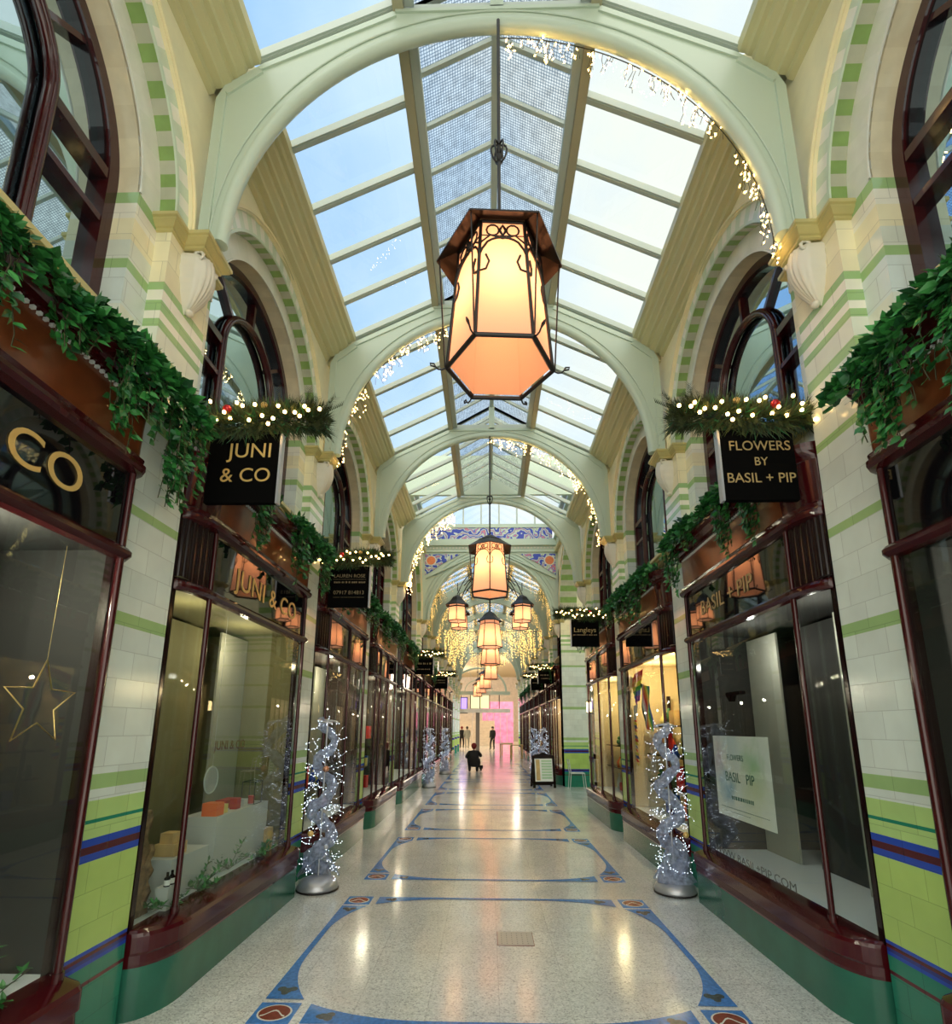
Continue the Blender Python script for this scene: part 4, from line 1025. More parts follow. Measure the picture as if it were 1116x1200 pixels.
# ---------------------------------------------------------------- window display, left
def obj1(name, mb, label, cat, group=None, loc=None):
    o = mb.build(name, None, loc); tag(o, label, cat, group); return o
FLZ = .458
def pbox(x0, x1, y0, y1, z0, z1, m, name, label, cat='box', group=None):
    mb = MB(); mb.box(*sorted((x0, x1)), y0, y1, z0, z1, m)
    return obj1(name, mb, label, cat, group, ((x0 + x1) / 2, (y0 + y1) / 2, z0))
pbox(-2.20, -2.42, 3.72, 4.20, FLZ, .72, 'display_white', 'display_plinth', 'low grey-white display plinth behind the near mullion of the JUNI & CO window', 'plinth')
pbox(-2.22, -2.50, 4.32, 5.30, FLZ, .90, 'display_white', 'display_plinth', 'tall pale display plinth carrying red and orange boxes', 'plinth')
pbox(-2.24, -2.36, 4.34, 4.46, .90, 1.0, 'orange_box', 'gift_box', 'bright orange gift box on the tall plinth')
pbox(-2.26, -2.34, 4.50, 4.57, .90, .97, 'yellow_box', 'gift_box', 'small yellow gift box beside the orange one')
pbox(-2.26, -2.32, 4.72, 4.80, .90, .99, 'red_box', 'gift_box', 'dark red upright gift box in the middle of the tall plinth')
pbox(-2.36, -2.46, 4.74, 4.96, .99 - .09, .97, 'red_box', 'gift_box', 'flat red gift box behind the upright one')
pbox(-2.26, -2.34, 4.87, 4.94, .90, .965, 'display_white', 'gift_box', 'small white gift box next to the red ones')
pbox(-2.24, -2.38, 3.80, 3.96, .72, .80, 'wood_light', 'wooden_crate', 'pale wooden crate on the low plinth', 'crate')
pbox(-2.27, -2.36, 3.82, 3.92, .80, .87, 'wood_light', 'wooden_crate', 'smaller wooden crate stacked on the pale one', 'crate')
pbox(-2.15, -2.27, 5.26, 5.30, FLZ, .66, 'wood_light', 'wooden_block', 'upright wooden block near the far corner of the gift window', 'block')
for i in range(2):
    mb = MB(); c = (-2.13, 3.57 + i * .05, FLZ + .14); mb.lathe(c, [(.001, 0), (.018, 0), (.018, .05), (.008, .062), (.008, .085), (.001, .086)], 'black_paint', 10)
    b = empty('dropper_bottle', c, label=['left of two small black bottles with white labels', 'right of two small black bottles with white labels'][i], cat='bottle', group='small black bottles')
    ob = mb.build('bottle_body', None, None); ob.data.transform(Matrix.Translation((-c[0], -c[1], -c[2]))); ob.parent = b
    mb = MB(); mb.lathe((0, 0, 0), [(.0185, .008), (.0185, .04)], 'paper', 10); mb.build('paper_label', b)
pbox(-2.10, -2.18, 3.54, 3.66, FLZ, FLZ + .14, 'display_white', 'display_step', 'small white step under the two black bottles', 'plinth')
mb = MB(); R = random.Random(3)
for k, (y, h) in enumerate(((3.44, .62), (3.50, .40))):
    rows = []
    for i in range(14):
        f = i / 13; rows.append([(-2.26 + (.055 + .015 * sin(i * 1.7 + j)) * cos(2 * pi * j / 10), y + (.05 + .015 * cos(i * 1.3 + j * 2)) * sin(2 * pi * j / 10), FLZ + h * f) for j in range(10)])
    mb.grid(rows, 'wood_bark', True, closev=True); mb.face(rows[-1], 'wood_bark')
obj1('driftwood', mb, 'rough brown driftwood stump in the curved corner of the gift window', 'driftwood')
mr = empty('round_mirror', (-2.16, 4.05, 1.21), label='round mirror with white rim hanging in the JUNI & CO window', cat='mirror')
mb = MB(); mb.tube([(0, .095 * cos(t * pi / 14), .095 * sin(t * pi / 14)) for t in range(28)], .007, 'display_white', 6, closed=True); mb.build('rim', mr)
mb = MB(); mb.prism([(.09 * cos(t * pi / 14), .09 * sin(t * pi / 14)) for t in range(28)], lambda a, b, t: (t, a, b), -.004, .002, 'mirror' if 'mirror' in MATS else 'silver'); mb.build('glass', mr)
mb = MB(); mb.tube([(0, 0, .10), (0, 0, 1.26)], .0015, 'silver', 3); mb.build('cord', mr)
text('window_lettering', 'JUNI & CO', .115, 'copper_wood', wallframe(-1, 2.50, 5.0, 1.40), None, .001, 1.1); o = bpy.data.objects['window_lettering']; tag(o, 'small brown JUNI & CO lettering on the panel inside the left window', 'lettering')
mb = MB(); mb.lathe((-2.3, 5.12, FLZ), [(.07, 0), (.05, .12), (.03, .24), (.001, .42)], 'leaf_dark', 9); obj1('cone_tree', mb, 'small dark cone tree ornament on the window floor', 'ornament')
mb = MB(); mb.lathe((-2.4, 4.95, FLZ), [(.06, 0), (.04, .14), (.001, .36)], 'leaf_dark', 9); obj1('cone_tree', mb, 'shorter dark cone ornament left of the other', 'ornament')
ln = empty('wire_lantern', (-2.3, 5.1, .90), label='square wire candle lantern on the far end of the tall plinth', cat='lantern')
mb = MB(); 
for x in (-.06, .06):
    for y in (-.08, .08): mb.tube([(x, y, 0), (x, y, .2)], .004, 'iron', 4)
for z in (0, .2): mb.tube([(-.06, -.08, z), (.06, -.08, z), (.06, .08, z), (-.06, .08, z)], .004, 'iron', 4, closed=True)
mb.build('wire_frame', ln); mb = MB(); mb.tube([(0, 0, .0), (0, 0, .07)], .03, 'red_box', 10); mb.build('candle', ln)
def sprig(x, y, z, label, seed, h=.16, spread=.16, s_=1):
    R = random.Random(seed); r = empty('foliage_sprig', (x, y, z), label=label, cat='plant', group='green foliage on the display floors'); mb = MB(); st = MB()
    for i in range(9):
        a = R.uniform(0, 2 * pi); p = Vector((0, 0, 0)); d = Vector((cos(a) * spread, sin(a) * spread * 1.6, h * R.uniform(.3, 1)))
        pts = [tuple(d * (q / 5) + Vector((0, 0, -.02 * (q / 5) ** 2))) for q in range(6)]; st.tube(pts, .0025, 'stem', 3, cap=False)
        for q in range(14):
            t = R.uniform(.15, 1); leaf(mb, d * t, Vector((R.uniform(-1, 1), R.uniform(-1, 1), R.uniform(-.2, 1))), Vector((0, 0, 1)), .05, .02, 'leaf')
    mb.build('leaves', r); st.build('stems', r)
sprig(-2.15, 4.0, FLZ, 'green leafy sprig just behind the near mullion of the gift window', 1)
sprig(-2.2, 4.55, FLZ, 'taller leafy sprig in front of the tall plinth', 2, .3)
sprig(-2.16, 4.95, FLZ, 'low leafy sprig toward the far end of the gift window', 3, .12)
sprig(-2.15, 3.62, FLZ, 'short sprig at the curved corner of the gift window', 4, .08, .1)
sprig(-2.15, 2.35, FLZ, 'green sprig on the display floor of the CO window', 5, .2)
pbox(-2.2, -2.26, 2.1, 2.26, FLZ, .62, 'wood_light', 'wooden_block', 'pale wooden block on the floor of the CO window', 'block')
sprig(-2.3, 2.1, .9, 'grey twiggy sprig above the block in the CO window', 6, .12)
# wire star
mb = MB(); c = Vector((-2.09, 2.33, 1.70)); pts = []
for i in range(10):
    a = pi / 2 + i * pi / 5; rr = .20 if i % 2 == 0 else .085; pts.append((c.x, c.y + rr * cos(a), c.z + rr * sin(a)))
mb.tube(pts, .004, 'brass', 5, closed=True); mb.tube([pts[0], (c.x, c.y, 2.45)], .0012, 'brass', 3)
obj1('wire_star', mb, 'thin gold wire star hanging in the CO window', 'star', None, tuple(c))
# ---------------------------------------------------------------- window display, right
ps = empty('poster', (2.055, 4.59, 1.20), label='watercolour flower poster taped inside the second right window', cat='poster')
m_, nt, out = nodes('poster_paper'); tc = nt.nodes.new('ShaderNodeTexCoord'); prev = None
bs = nt.nodes.new('ShaderNodeBsdfPrincipled'); bs.inputs['Roughness'].default_value = .6; nt.links.new(bs.outputs[0], out.inputs[0])
nzp = nt.nodes.new('ShaderNodeTexNoise'); nzp.inputs['Scale'].default_value = 7; nt.links.new(tc.outputs['Object'], nzp.inputs['Vector'])
for (cy_, cz_, rr, colr) in ((.40, .18, .28, (.58, .42, .46)), (.28, -.10, .22, (.22, .42, .62)), (-.22, .10, .26, (.26, .55, .26)), (-.2, -.12, .34, (.68, .70, .48)), (.15, .3, .3, (.62, .72, .80))):
    dn = nt.nodes.new('ShaderNodeVectorMath'); dn.operation = 'DISTANCE'; nt.links.new(tc.outputs['Object'], dn.inputs[0]); dn.inputs[1].default_value = (0, cy_, cz_)
    ad = nt.nodes.new('ShaderNodeMath'); ad.operation = 'MULTIPLY_ADD'; nt.links.new(nzp.outputs['Fac'], ad.inputs[0]); ad.inputs[1].default_value = .3; nt.links.new(dn.outputs['Value'], ad.inputs[2])
    mp = nt.nodes.new('ShaderNodeMapRange'); mp.inputs[1].default_value = rr + .12; mp.inputs[2].default_value = .15; mp.inputs[3].default_value = 0; mp.inputs[4].default_value = .85; nt.links.new(ad.outputs[0], mp.inputs[0])
    mx = nt.nodes.new('ShaderNodeMix'); mx.data_type = 'RGBA'; nt.links.new(mp.outputs[0], mx.inputs[0]); mx.inputs[7].default_value = (*colr, 1)
    if prev: nt.links.new(prev.outputs[2], mx.inputs[6])
    else: mx.inputs[6].default_value = (.78, .80, .78, 1)
    prev = mx
nt.links.new(prev.outputs[2], bs.inputs['Base Color'])
mb = MB(); mb.box(0, .003, -.49, .49, -.345, .345, 'poster_paper')
mb.build('sheet', ps)
pbr('ink_green', (.06, .16, .12), .6); pbr('ink_grey', (.10, .12, .11), .6); pbr('wash_green', (.42, .62, .42), .7)
ln_ = lambda y, z: fr((-.0025, y, z), (0, -1, 0), (0, 0, 1), (-1, 0, 0))
text('lettering', 'FLOWERS', .07, 'ink_green', ln_(.08, .14), ps, .0005); text('lettering', 'BASIL   PIP', .115, 'ink_green', ln_(.03, -.04), ps, .0005)
mb = MB(); R = random.Random(4)
for (ya, yb, z, h) in ((-.18, .18, -.19, .03), (-.4, .4, -.27, .006), (-.1, .35, -.30, .005)):
    y = ya
    while y < yb: w = R.uniform(.5, 1.2) * max(h, .02); mb.box(-.0022, -.0008, y, y + w, z, z + h, 'ink_green'); y += w + .012
mb.build('small_print', ps)
t = text('web_lettering', 'WWW.BASIL+PIP.COM', .085, 'ink_grey', wallframe(1, 2.030, 4.52, .515), None, .0006, 1.5); tag(t, 'grey WWW.BASIL+PIP.COM lettering low on the right window glass', 'lettering')
mb = MB(); mb.box(2.3, 2.36, 5.0, 5.28, 1.93, 1.96, 'black_paint'); mb.hexa([(2.3, 5.22, 1.87), (2.36, 5.22, 1.87), (2.36, 5.28, 1.93), (2.3, 5.28, 1.93), (2.3, 5.18, 1.93), (2.36, 5.18, 1.93), (2.36, 5.24, 1.95), (2.3, 5.24, 1.95)], 'black_paint')
obj1('wall_bracket', mb, 'small black shelf bracket inside the second right window', 'bracket')
pbox(2.9, 2.94, 3.5, 4.6, .46, 1.15, 'panel_dark', 'counter', 'dark counter deep inside the second right shop', 'counter')
# rainbow flags
def flag(name, pts_top, W, stripes, label, loc):
    r = empty(name, loc, label=label, cat='flag', group='rainbow flags in the third right window'); mb = MB(); n = len(stripes); N = 18
    for k, m in enumerate(stripes):
        rows = []
        for i in range(N + 1):
            f = i / N; w = W(f)
            def q(u): return (.02 * sin(f * 7 + u * 6), -(pts_top(f) + w * (u - .5)), -f * 1.0)
            rows.append([q(k / n), q((k + 1) / n)])
        mb.grid([[(a[0], a[1], a[2]) for a in row] for row in rows], m)
    mb.build('cloth', r)
    mb = MB(); mb.tube([(0, .3, .02), (0, -.5, -.0)], .008, 'display_white', 6); mb.build('pole', r); return r
RB = ['flag%d' % i for i in range(6)]
fg = empty('rainbow_flag', (2.2, 8.02, 2.38), label='striped rainbow flag draped from the top of the third right window', cat='flag')
mb = MB(); hz = [0, .07, .14, .21, .28, .35, .42]
for k in range(6):
    rows = []
    for i in range(9):
        f = i / 8; y = .36 - .72 * f; dz = .10 * f; sh = 1 - .35 * f * 0
        rows.append([(.02 * sin(f * 9), y * (1 - .12 * k), -hz[k] + dz), (.02 * sin(f * 9 + .4), y * (1 - .12 * (k + 1)), -hz[k + 1] + dz * .8)])
    mb.grid(rows, 'flag%d' % k)
for i in range(14):   # twisted tail
    z0, z1 = -.62 - i * .05, -.62 - (i + 1) * .05; w = .06 + .03 * sin(i * 1.3)
    mb.face([(0, .22 - w, z0), (0, .22 + w, z0), (.02, .21 + w, z1), (.02, .21 - w, z1)], 'flag%d' % ((i * 2) % 6))
mb.face([(0, .25, -.42), (0, .0, -.42), (0, .12, -.64), (0, .27, -.64)], 'flag_white')
mb.build('cloth', fg)
fg2 = empty('progress_flag', (2.16, 7.46, 2.26), label='rainbow flag with black and pink chevrons hanging right of the striped one', cat='flag')
mb = MB()
cols = ['flag_black', 'flag_white', 'flag_pink', 'flag0', 'flag1', 'flag2', 'flag3', 'flag4']
for k, m in enumerate(cols):
    rows = [[(.015 * sin(i * .9 + k), .24 - .05 * k - i * .012, -.0 - i * .07 - k * .01), (.015 * sin(i * .9 + k + 1), .24 - .05 * (k + 1) - i * .012, -i * .07 - (k + 1) * .01)] for i in range(10)]
    mb.grid(rows, m)
mb.build('cloth', fg2)
# stock in the far lit windows
def stock(s, y0, y1, tagname, seed, zs=(.46, .85, 1.25, 1.65)):
    R = random.Random(seed); C = ['red_box', 'orange_box', 'yellow_box', 'display_white', 'wood_light', 'leaf_dark', 'flag4', 'flag0', 'black_paint']
    sh = empty('display_shelves', (0, 0, 0), label='display shelves of stock inside %s' % tagname, cat='shelves'); 
    for z in zs[1:]:
        mb = MB(); mb.box(*sorted((s * 2.35, s * 2.75)), y0 + .12, y1 - .12, z - .02, z, 'mahogany_dark'); mb.build('shelf', sh)
    for y in (y0 + .1, y1 - .1):
        mb = MB(); mb.box(*sorted((s * 2.70, s * 2.75)), y - .02, y + .02, .46, 2.1, 'mahogany_dark'); mb.build('upright', sh)
    n = 0
    for z in zs:
        y = y0 + .2
        while y < y1 - .3:
            w = R.uniform(.10, .24); h = R.uniform(.12, .30); c = R.choice(C); d = R.uniform(2.42, 2.5); n += 1
            mb = MB(); k = R.random()
            if k < .45: mb.box(*sorted((s * d, s * (d + .14))), y, y + w * .85, z, z + h, c)
            elif k < .75:
                mb.lathe((s * (d + .06), y + w / 2, z), [(.001, 0), (w * .3, 0), (w * .36, h * .4), (w * .2, h * .75), (w * .12, h * .8), (w * .14, h), (.001, h)], c, 10)
            else:
                mb.ball((s * (d + .06), y + w / 2, z + w * .35), w * .36, c, 10); mb.ball((s * (d + .06), y + w / 2, z + w * .85), w * .22, c, 10)
            nm = ['toy_box', 'jar', 'soft_toy'][0 if k < .45 else 1 if k < .75 else 2]
            o = mb.build(nm, None, (s * d, y + w / 2, z))
            cn = {'red_box': 'dark red', 'orange_box': 'orange', 'yellow_box': 'yellow', 'display_white': 'white', 'wood_light': 'light brown', 'leaf_dark': 'dark green', 'flag4': 'blue', 'flag0': 'bright red', 'black_paint': 'black'}[c]
            tag(o, '%s %s, %s shelf, %s along, in %s' % (cn, nm.replace('_', ' '), ['floor', 'lowest', 'middle', 'top'][zs.index(z)], ordn(int((y - y0) / .2)), tagname), nm.replace('_', ' '), 'stock in ' + tagname)
            y += w + R.uniform(.04, .14)
stock(1, 6.0, 8.3, 'the rainbow flag window', 5); stock(1, 8.8, 11.1, 'the fourth right window', 6, (.46, .9, 1.3)); stock(-1, 6.0, 8.3, 'the third left window', 7, (.46, .85)); stock(-1, 8.8, 11.1, 'the fourth left window', 8, (.46, .9, 1.4))
# ---------------------------------------------------------------- people
def person(name, joints, edges, radii, label, loc, clothes='cloth_black', hat=None):
    root = empty(name, loc, label=label, cat='person')
    me = bpy.data.meshes.new('body'); me.from_pydata(joints, edges, []); o = bpy.data.objects.new('body', me); COL.objects.link(o); o.parent = root
    me.materials.append(MATS[clothes])
    md = o.modifiers.new('skin', 'SKIN'); md.use_smooth_shade = True; sd = o.modifiers.new('sub', 'SUBSURF'); sd.levels = 1; sd.render_levels = 2
    lay = me.skin_vertices[0] if me.skin_vertices else None
    if lay is None: return root
    for i, rr in enumerate(radii): lay.data[i].radius = (rr, rr)
    lay.data[0].use_root = True
    return root
def mk_skin(me):
    bm_ = None
def person2(joints, edges, radii, label, loc, rz=0, clothes='cloth_black', hat='hair', head=None, hands=()):
    root = empty('person', loc, rz, label=label, cat='person')
    import bmesh
    me = bpy.data.meshes.new('body'); bm = bmesh.new(); lay = bm.verts.layers.skin.verify()
    vs = [bm.verts.new(j) for j in joints]
    for a, b in edges: bm.edges.new((vs[a], vs[b]))
    for v, rr in zip(vs, radii): v[lay].radius = (rr, rr) if not isinstance(rr, tuple) else rr
    vs[0][lay].use_root = True
    bm.to_mesh(me); bm.free(); me.materials.append(MATS[clothes])
    o = bpy.data.objects.new('body', me); COL.objects.link(o); o.parent = root
    md = o.modifiers.new('skin', 'SKIN'); md.use_smooth_shade = True; sd = o.modifiers.new('sub', 'SUBSURF'); sd.levels = 1; sd.render_levels = 1
    hx, hy, hz = head
    mb = MB(); mb.ball((hx, hy, hz), .088, 'skin', 12, 1.25); mb.ball((hx, hy + .09, hz - .01), .014, 'skin', 6); mb.ball((hx - .088, hy, hz), .018, 'skin', 6); mb.ball((hx + .088, hy, hz), .018, 'skin', 6)
    mb.tube([(hx, hy - .01, hz - .17), (hx, hy, hz - .06)], .045, 'skin', 8); mb.build('head', root)
    mb = MB(); mb.lathe((hx, hy - .015, hz + .01), [(.10, -.02), (.104, .03), (.09, .08), (.05, .115), (.001, .125)], hat, 12); mb.ball((hx, hy - .03, hz + .0), .093, hat, 10, 1.1); mb.build('hat' if hat == 'hat_red' else 'hair', root)
    for q, (x, y, z) in enumerate(hands):
        mb = MB(); mb.ball((x, y, z), .032, 'skin', 8, .7)
        for f in range(5): mb.tube([(x + (f - 2) * .013, y + .02, z), (x + (f - 2) * .014, y + .055 - .008 * abs(f - 2), z - .01), (x + (f - 2) * .013, y + .07 - .01 * abs(f - 2), z - .03)], .0075, 'skin', 5)
        mb.build('hand', root)
    return root
# crouching photographer seen from behind (facing +y)
J = [(0, -.02, .30), (0, .02, .52), (0, .06, .70), (0, .08, .78), (-.17, .06, .70), (-.30, .10, .52), (-.18, .32, .56), (.17, .06, .70), (.28, .12, .56), (.12, .34, .72),
     (-.12, 0, .30), (-.20, .36, .48), (-.16, .06, .12), (-.16, .08, .05), (-.17, .26, .04), (.12, 0, .28), (.17, .34, .46), (.12, .04, .14), (.12, .06, .05), (.13, .24, .04)]
Ed = [(0, 1), (1, 2), (2, 3), (2, 4), (4, 5), (5, 6), (2, 7), (7, 8), (8, 9), (0, 10), (10, 11), (11, 12), (12, 13), (13, 14), (0, 15), (15, 16), (16, 17), (17, 18), (18, 19)]
Rd = [.19, .20, .17, .06, .09, .065, .045, .09, .065, .045, .12, .085, .06, .05, .035, .12, .085, .06, .05, .035]
person2(J, Ed, Rd, 'person in black with a red hat crouching to take a photograph on the arcade floor', (-.60, 20.3, 0), .0, hat='hat_red', head=(.0, .13, .93), hands=((-.16, .36, .58), (.10, .38, .75)))
mb = MB(); mb.box(-.35, -.33, 20.62, 20.66, .03, .06, 'iron'); mb.box(-.40, -.26, 20.52, 20.7, .10, .22, 'cloth_black'); mb.tube([(-.33, 20.6, .03), (-.33, 20.6, .12)], .03, 'cloth_black', 8); mb.tube([(-.36, 20.55, .0), (-.36, 20.55, .12)], .012, 'iron', 5)
obj1('camera_bag', mb, 'small black camera bag on the floor right of the crouching person', 'bag', None, (-.33, 20.6, 0))
def stand_person(x, y, rz, label, c='cloth_black', hat='hair'):
    J = [(0, 0, .95), (0, 0, 1.18), (0, 0, 1.42), (0, .01, 1.50), (-.19, 0, 1.40), (-.24, 0, 1.12), (-.22, .10, .88), (.19, 0, 1.40), (.24, 0, 1.12), (.22, .10, .88), (-.10, 0, .90), (-.11, .02, .50), (-.11, -.02, .08), (-.11, .12, .04), (.10, 0, .90), (.13, .12, .50), (.12, .14, .08), (.12, .28, .04)]
    E = [(0, 1), (1, 2), (2, 3), (2, 4), (4, 5), (5, 6), (2, 7), (7, 8), (8, 9), (0, 10), (10, 11), (11, 12), (12, 13), (0, 14), (14, 15), (15, 16), (16, 17)]
    Rr = [.16, .15, .16, .055, .08, .055, .035, .08, .055, .035, .10, .07, .05, .035, .10, .07, .05, .035]
    person2(J, E, Rr, label, (x, y, 0), rz, c, hat, (0, .03, 1.64), ((-.22, .13, .82), (.22, .13, .82)))
stand_person(-2.2, 43.5, 0, 'person in a dark coat walking at the far end, left of a companion', hat='hat_red')
stand_person(-1.75, 43.0, .1, 'person in a grey coat walking at the far end beside the dark coated one', 'panel_grey')
stand_person(.30, 41.0, 2.5, 'person in a black jacket standing near the far wooden tables')
# ---------------------------------------------------------------- crossing furniture
bd = empty('menu_board', (1.50, 15.05, 0), label='wooden A-frame menu board standing before the tiled pier', cat='sign')
bd.rotation_euler = (0, 0, .12); bd.scale = (1.2, 1, 1)
mb = MB()
def leanq(x, z, off=0): return (x, -.02 + z * .16 + off, z)
for (xa, xb, za, zb) in ((-.27, -.21, 0, .84), (.21, .27, 0, .84), (-.27, .27, .10, .17), (-.27, .27, .78, .86)):
    mb.hexa([leanq(xa, za), leanq(xb, za), leanq(xb, za, .03), leanq(xa, za, .03), leanq(xa, zb), leanq(xb, zb), leanq(xb, zb, .03), leanq(xa, zb, .03)], 'mahogany_dark')
mb.prism([(-.27, .86), (.27, .86), (.12, .90), (0, .95), (-.12, .90)], lambda a, b, t: leanq(a, b, t), 0, .03, 'mahogany_dark'); mb.build('front_frame', bd)
mb = MB(); mb.hexa([leanq(-.21, .17, .01), leanq(.21, .17, .01), leanq(.21, .17, .02), leanq(-.21, .17, .02), leanq(-.21, .78, .01), leanq(.21, .78, .01), leanq(.21, .78, .02), leanq(-.21, .78, .02)], 'paper'); mb.build('menu_sheet', bd)
mb = MB(); 
for i in range(7):
    z = .24 + i * .075; mb.hexa([leanq(-.05, z, .004), leanq(.19, z, .004), leanq(.19, z, .008), leanq(-.05, z, .008), leanq(-.05, z + .05, .004), leanq(.19, z + .05, .004), leanq(.19, z + .05, .008), leanq(-.05, z + .05, .008)], 'wash_green')
mb.hexa([leanq(-.18, .2, .004), leanq(-.09, .2, .004), leanq(-.09, .2, .008), leanq(-.18, .2, .008), leanq(-.18, .75, .004), leanq(-.09, .75, .004), leanq(-.09, .75, .008), leanq(-.18, .75, .008)], 'wood_light'); mb.build('menu_print', bd)
mb = MB()
for x in (-.24, .24): mb.beam((x, .42, 0), (x, .13, .85), .05, .03, 'mahogany_dark')
mb.beam((-.24, .40, .06), (.24, .40, .06), .03, .06, 'mahogany_dark'); mb.beam((-.24, .30, .35), (.24, .30, .35), .02, .5, 'mahogany_dark'); mb.build('rear_frame', bd)
chr_ = empty('cafe_chair', (2.34, 14.75, 0), label='pale metal cafe chair beside the menu board', cat='chair')
mb = MB(); mb.box(-.17, .20, -.19, .19, .42, .44, 'display_white'); mb.build('seat', chr_)
for x, y in ((-.17, -.17), (-.17, .17), (.19, -.17), (.19, .17)):
    mb = MB(); mb.tube([(x - (.04 if x < 0 else -.04), y, 0), (x, y, .43)], .011, 'display_white', 6); mb.build('leg', chr_)
mb = MB()
for y in (-.17, .17): mb.tube([(-.17, y, .43), (-.22, y, .78)], .011, 'display_white', 6)
for z in (.60, .68, .77): mb.tube([(-.195 - (z - .6) * .1, -.17, z), (-.195 - (z - .6) * .1, .17, z)], .012, 'display_white', 6)
mb.build('backrest', chr_)
def table(x, y, label):
    t = empty('cafe_table', (x, y, 0), label=label, cat='table', group='wooden cafe tables at the far end')
    mb = MB(); mb.box(-.35, .35, -.35, .35, .70, .74, 'wood_light'); mb.build('table_top', t)
    for a in (-.3, .3):
        for b in (-.3, .3): mb = MB(); mb.box(a - .03, a + .03, b - .03, b + .03, 0, .70, 'wood_light'); mb.build('leg', t)
table(.95, 31.2, 'nearer wooden cafe table on the right at the far end'); table(1.5, 29.5, 'wooden cafe table against the right shopfronts at the far end'); table(1.1, 33.0, 'farthest wooden cafe table on the right')
wlm = empty('wall_lantern', (2.06, 11.15, 2.05), label='amber wall light on the post beside the side passage', cat='lamp')
mb = MB(); mb.box(-.04, .04, -.04, .04, -.10, .10, 'spot_warm'); mb.build('shade', wlm); mb = MB(); mb.box(-.05, .05, -.05, .05, .10, .12, 'iron'); mb.box(-.05, .05, -.05, .05, -.12, -.10, 'iron'); mb.box(.04, .10, -.02, .02, -.1, .1, 'iron'); mb.build('bracket', wlm)
# ---------------------------------------------------------------- far end
es = empty('end_screen', (-.75, 38.3, 0), label='glazed end screen with beam, lit windows and fan light at the far end', cat='screen')
mb = MB(); mb.box(-2.3, 2.3, -.1, .1, 2.72, 3.0, 'stone_pale'); mb.build('beam', es)
mb = MB(); mb.box(-.20, .08, -.12, .12, 0, 2.72, 'post_brown'); mb.build('post', es)
mb = MB(); mb.box(-2.3, 2.3, -.1, .1, 4.0, 4.25, 'rib_paint'); mb.build('cornice', es)
for i in range(6):
    x = -2.0 + i * .7; f = MB(); f.box(x - .03, x + .03, -.08, .08, 3.0, 4.0, 'mahogany_dark'); f.build('mullion', es)
for i in range(5):
    x = -2.0 + i * .7
    if i in (0, 2, 3): f = MB(); f.box(x + .04, x + .66, -.01, .01, 3.05, 3.95, 'window_lit'); f.build('lit_pane', es)
mb = MB()
for a in range(0, 9): t_ = a * pi / 8; mb.beam((0, 0, 4.25), (2.0 * cos(t_), 0, 4.25 + 1.7 * sin(t_) + .001), .03, .04, 'plaster_white', up=(0, 1, 0))
mb.tube([(2.0 * cos(t * pi / 20), 0, 4.25 + 1.7 * sin(t * pi / 20)) for t in range(21)], .08, 'rib_paint', 6)
mb.tube([(1.0 * cos(t * pi / 20), 0, 4.25 + .85 * sin(t * pi / 20)) for t in range(21)], .04, 'rib_paint', 6); mb.build('fan_light', es)
mb = MB(); mb.box(-9, 9, 74.6, 75, 0, 9, 'stone_pale'); w_ = mb.build('wall_back'); tag(w_, kind='structure')
for x, nm_ in ((-9, 'wall_left'), (9, 'wall_right')):
    mb = MB(); mb.box(x - .2, x + .2, 38.6, 75, 0, 9, 'stone_pale'); tag(mb.build(nm_), kind='structure')  # side walls added to close off sky light from the far end
mb = MB(); mb.box(-9.2, 9.2, 38.6, 75, 8.8, 9, 'shop_cream'); tag(mb.build('ceiling'), kind='structure')  # roof slab added to keep sky light off the far end
for x, nm_ in ((-5.9, 'wall_front'), (5.6, 'wall_front')):
    mb = MB(); mb.box(x - 3.2, x + 3.2, 38.45, 38.6, 0, 9, 'stone_pale'); tag(mb.build(nm_), kind='structure')
for y in (44, 54, 64):
    li = bpy.data.lights.new('hall_lamp', 'POINT'); li.energy = 750; li.color = (1, .84, .66); li.shadow_soft_size = 1.5  # unseen lights added to brighten the hall under that roof
    lo = bpy.data.objects.new('hall_lamp', li); COL.objects.link(lo); lo.location = (-4.5 if y != 54 else 4, y, 7.0)
pk = empty('shop_hoarding', (2.2, 60, 0), label='bright pink shop frontage beyond the end screen', cat='shopfront')
mb = MB(); mb.box(-2.9, .6, 0, .2, 0, 4.6, 'pink_wall'); mb.build('frontage', pk)  # frontage is no lamp; a faint glow is put into its colour
for i in range(4):
    mb = MB(); mb.box(-2.4 + i * .75, -2.35 + i * .75, -.05, 0, 0, 3.4, 'display_white'); mb.build('mullion', pk)
sc_ = empty('video_screen', (-3.6, 58, 3.3), label='purple lit screen high beyond the end screen on the left', cat='screen')
mb = MB(); mb.box(-1.6, 1.2, 0, .1, .0, 1.6, 'purple_screen'); mb.build('display', sc_); mb = MB(); mb.box(-1.7, 1.3, .1, .2, -.1, 1.7, 'iron'); mb.build('casing', sc_)
st_ = empty('staircase', (-2.8, 50, 0), label='wide pale stone steps rising beyond the end screen', cat='stairs')
for i in range(14):
    mb = MB(); mb.box(-3.2, 3.4, i * .32, (i + 1) * .32, 0, .17 * (i + 1), 'stone_pale'); mb.build('step', st_)
for x in (-.6, 1.2):
    mb = MB(); mb.tube([(x, -.2, .95), (x, 4.4, 3.3)], .03, 'silver', 6); mb.tube([(x, 0, 0), (x, 0, 1.0)], .02, 'silver', 6); mb.tube([(x, 4.3, 2.3), (x, 4.3, 3.2)], .02, 'silver', 6); mb.build('handrail', st_)
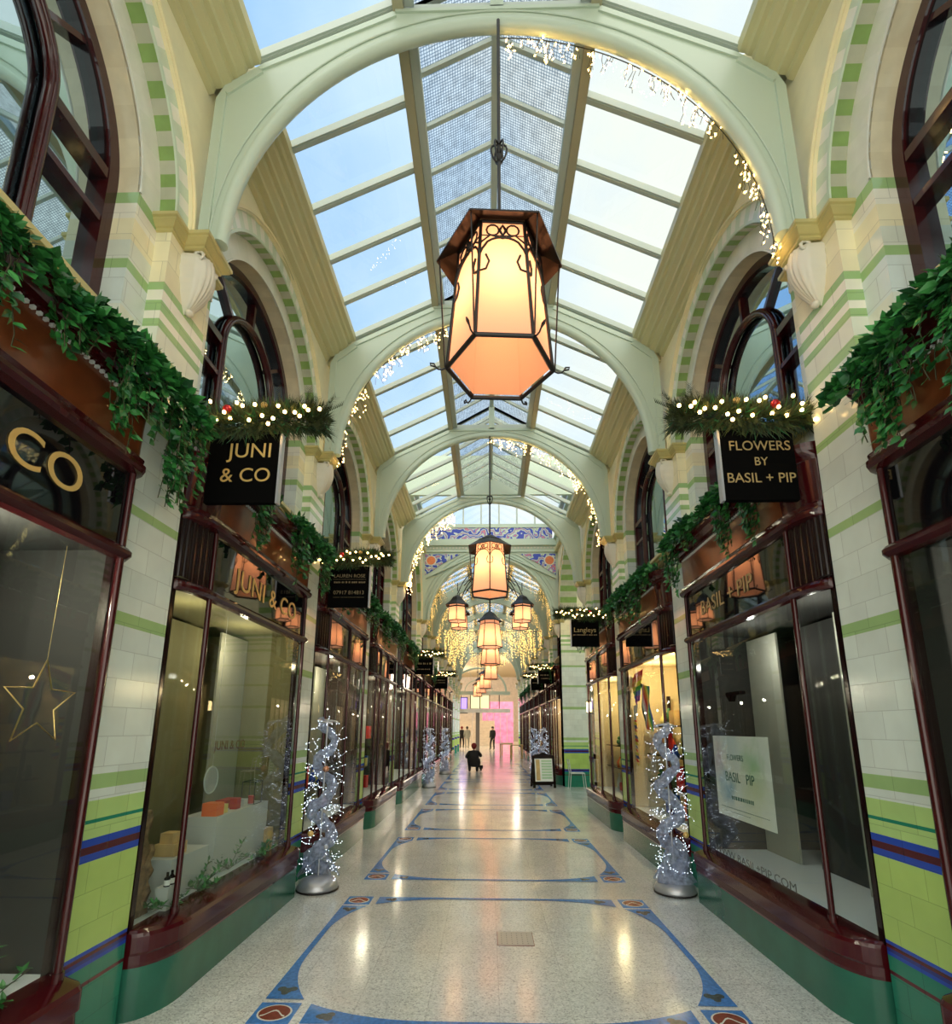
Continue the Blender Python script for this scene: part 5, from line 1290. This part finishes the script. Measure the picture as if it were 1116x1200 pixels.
# transept glazing beyond the right opening
tr = empty('ceiling', kind='structure')
for k in range(9):
    mb = MB(); mb.beam((2.5 + k * .7, 11.5, 6.3), (2.5 + k * .7, 15.4, 7.6), .06, .08, 'bar_paint'); mb.build('glazing_bar', tr)
mb = MB(); mb.box(2.12, 8.5, 15.35, 15.5, 6.2, 6.4, 'cornice_paint'); mb.build('cornice', tr)
# ---------------------------------------------------------------- world, camera, lights
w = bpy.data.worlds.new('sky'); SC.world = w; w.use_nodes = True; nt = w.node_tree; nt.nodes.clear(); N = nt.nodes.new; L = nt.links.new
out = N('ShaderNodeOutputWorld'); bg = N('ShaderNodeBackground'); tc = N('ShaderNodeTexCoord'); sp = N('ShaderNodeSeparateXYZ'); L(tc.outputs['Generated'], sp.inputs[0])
nz = N('ShaderNodeTexNoise'); nz.inputs['Scale'].default_value = 3.2; nz.inputs['Detail'].default_value = 6; L(tc.outputs['Generated'], nz.inputs['Vector'])
m1 = N('ShaderNodeMath'); m1.operation = 'MULTIPLY_ADD'; L(sp.outputs[0], m1.inputs[0]); m1.inputs[1].default_value = 1.1; m1.inputs[2].default_value = 0.02
m2 = N('ShaderNodeMath'); m2.operation = 'ADD'; L(m1.outputs[0], m2.inputs[0]); L(nz.outputs['Fac'], m2.inputs[1])
cr = N('ShaderNodeValToRGB'); e = cr.color_ramp.elements
e[0].position = .15; e[0].color = (.22, .37, .60, 1); e[1].position = .80; e[1].color = (.56, .58, .52, 1); q = e.new(.48); q.color = (.38, .50, .61, 1)
L(m2.outputs[0], cr.inputs[0])
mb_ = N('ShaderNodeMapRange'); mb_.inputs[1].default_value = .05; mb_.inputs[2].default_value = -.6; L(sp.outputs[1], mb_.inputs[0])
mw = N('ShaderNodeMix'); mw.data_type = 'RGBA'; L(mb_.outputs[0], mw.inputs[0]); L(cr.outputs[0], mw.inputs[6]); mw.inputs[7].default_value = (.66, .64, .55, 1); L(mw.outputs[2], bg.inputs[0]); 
mr = N('ShaderNodeMapRange'); mr.interpolation_type = 'SMOOTHSTEP'; mr.inputs[1].default_value = .05; mr.inputs[2].default_value = -.7; mr.inputs[3].default_value = 1.0; mr.inputs[4].default_value = 2.1  # sky behind the camera warmed and strengthened, added to light the interior
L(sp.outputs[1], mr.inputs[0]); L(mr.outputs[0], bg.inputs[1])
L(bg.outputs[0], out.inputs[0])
cam = bpy.data.cameras.new('camera'); co = bpy.data.objects.new('camera', cam); COL.objects.link(co); SC.camera = co
cam.sensor_fit = 'HORIZONTAL'; cam.sensor_width = 36; cam.lens = 609.488 / 1116 * 36; cam.shift_x = (558 - 557.653) / 1116; cam.shift_y = (726.458 - 600) / 1116
pit, yaw, rol = .20574, -.0241, -.00484
cy_, sy_ = cos(yaw), sin(yaw); A = Matrix(((cy_, -sy_, 0), (sy_, cy_, 0), (0, 0, 1)))
c_, s_ = cos(pit), sin(pit); B = Matrix(((1, 0, 0), (0, c_, s_), (0, -s_, c_)))
c_, s_ = cos(rol), sin(rol); Cc = Matrix(((c_, 0, -s_), (0, 1, 0), (s_, 0, c_)))
Rm = Cc @ B @ A; r_, f_, u_ = Rm[0], Rm[1], Rm[2]
co.matrix_world = Matrix(((r_[0], u_[0], -f_[0], -.0665), (r_[1], u_[1], -f_[1], 0), (r_[2], u_[2], -f_[2], 1.6), (0, 0, 0, 1)))
cam.clip_start = .05; cam.clip_end = 200
SC.view_settings.view_transform = 'Standard'; SC.view_settings.look = 'None'; SC.view_settings.gamma = 1; SC.view_settings.use_curve_mapping = False
SC.view_settings.exposure = .9
cy = SC.cycles; cy.max_bounces = 8; cy.diffuse_bounces = 4; cy.glossy_bounces = 4; cy.transmission_bounces = 4; cy.transparent_max_bounces = 16; cy.use_denoising = True; cy.sample_clamp_indirect = 6
cy.caustics_reflective = False; cy.caustics_refractive = False
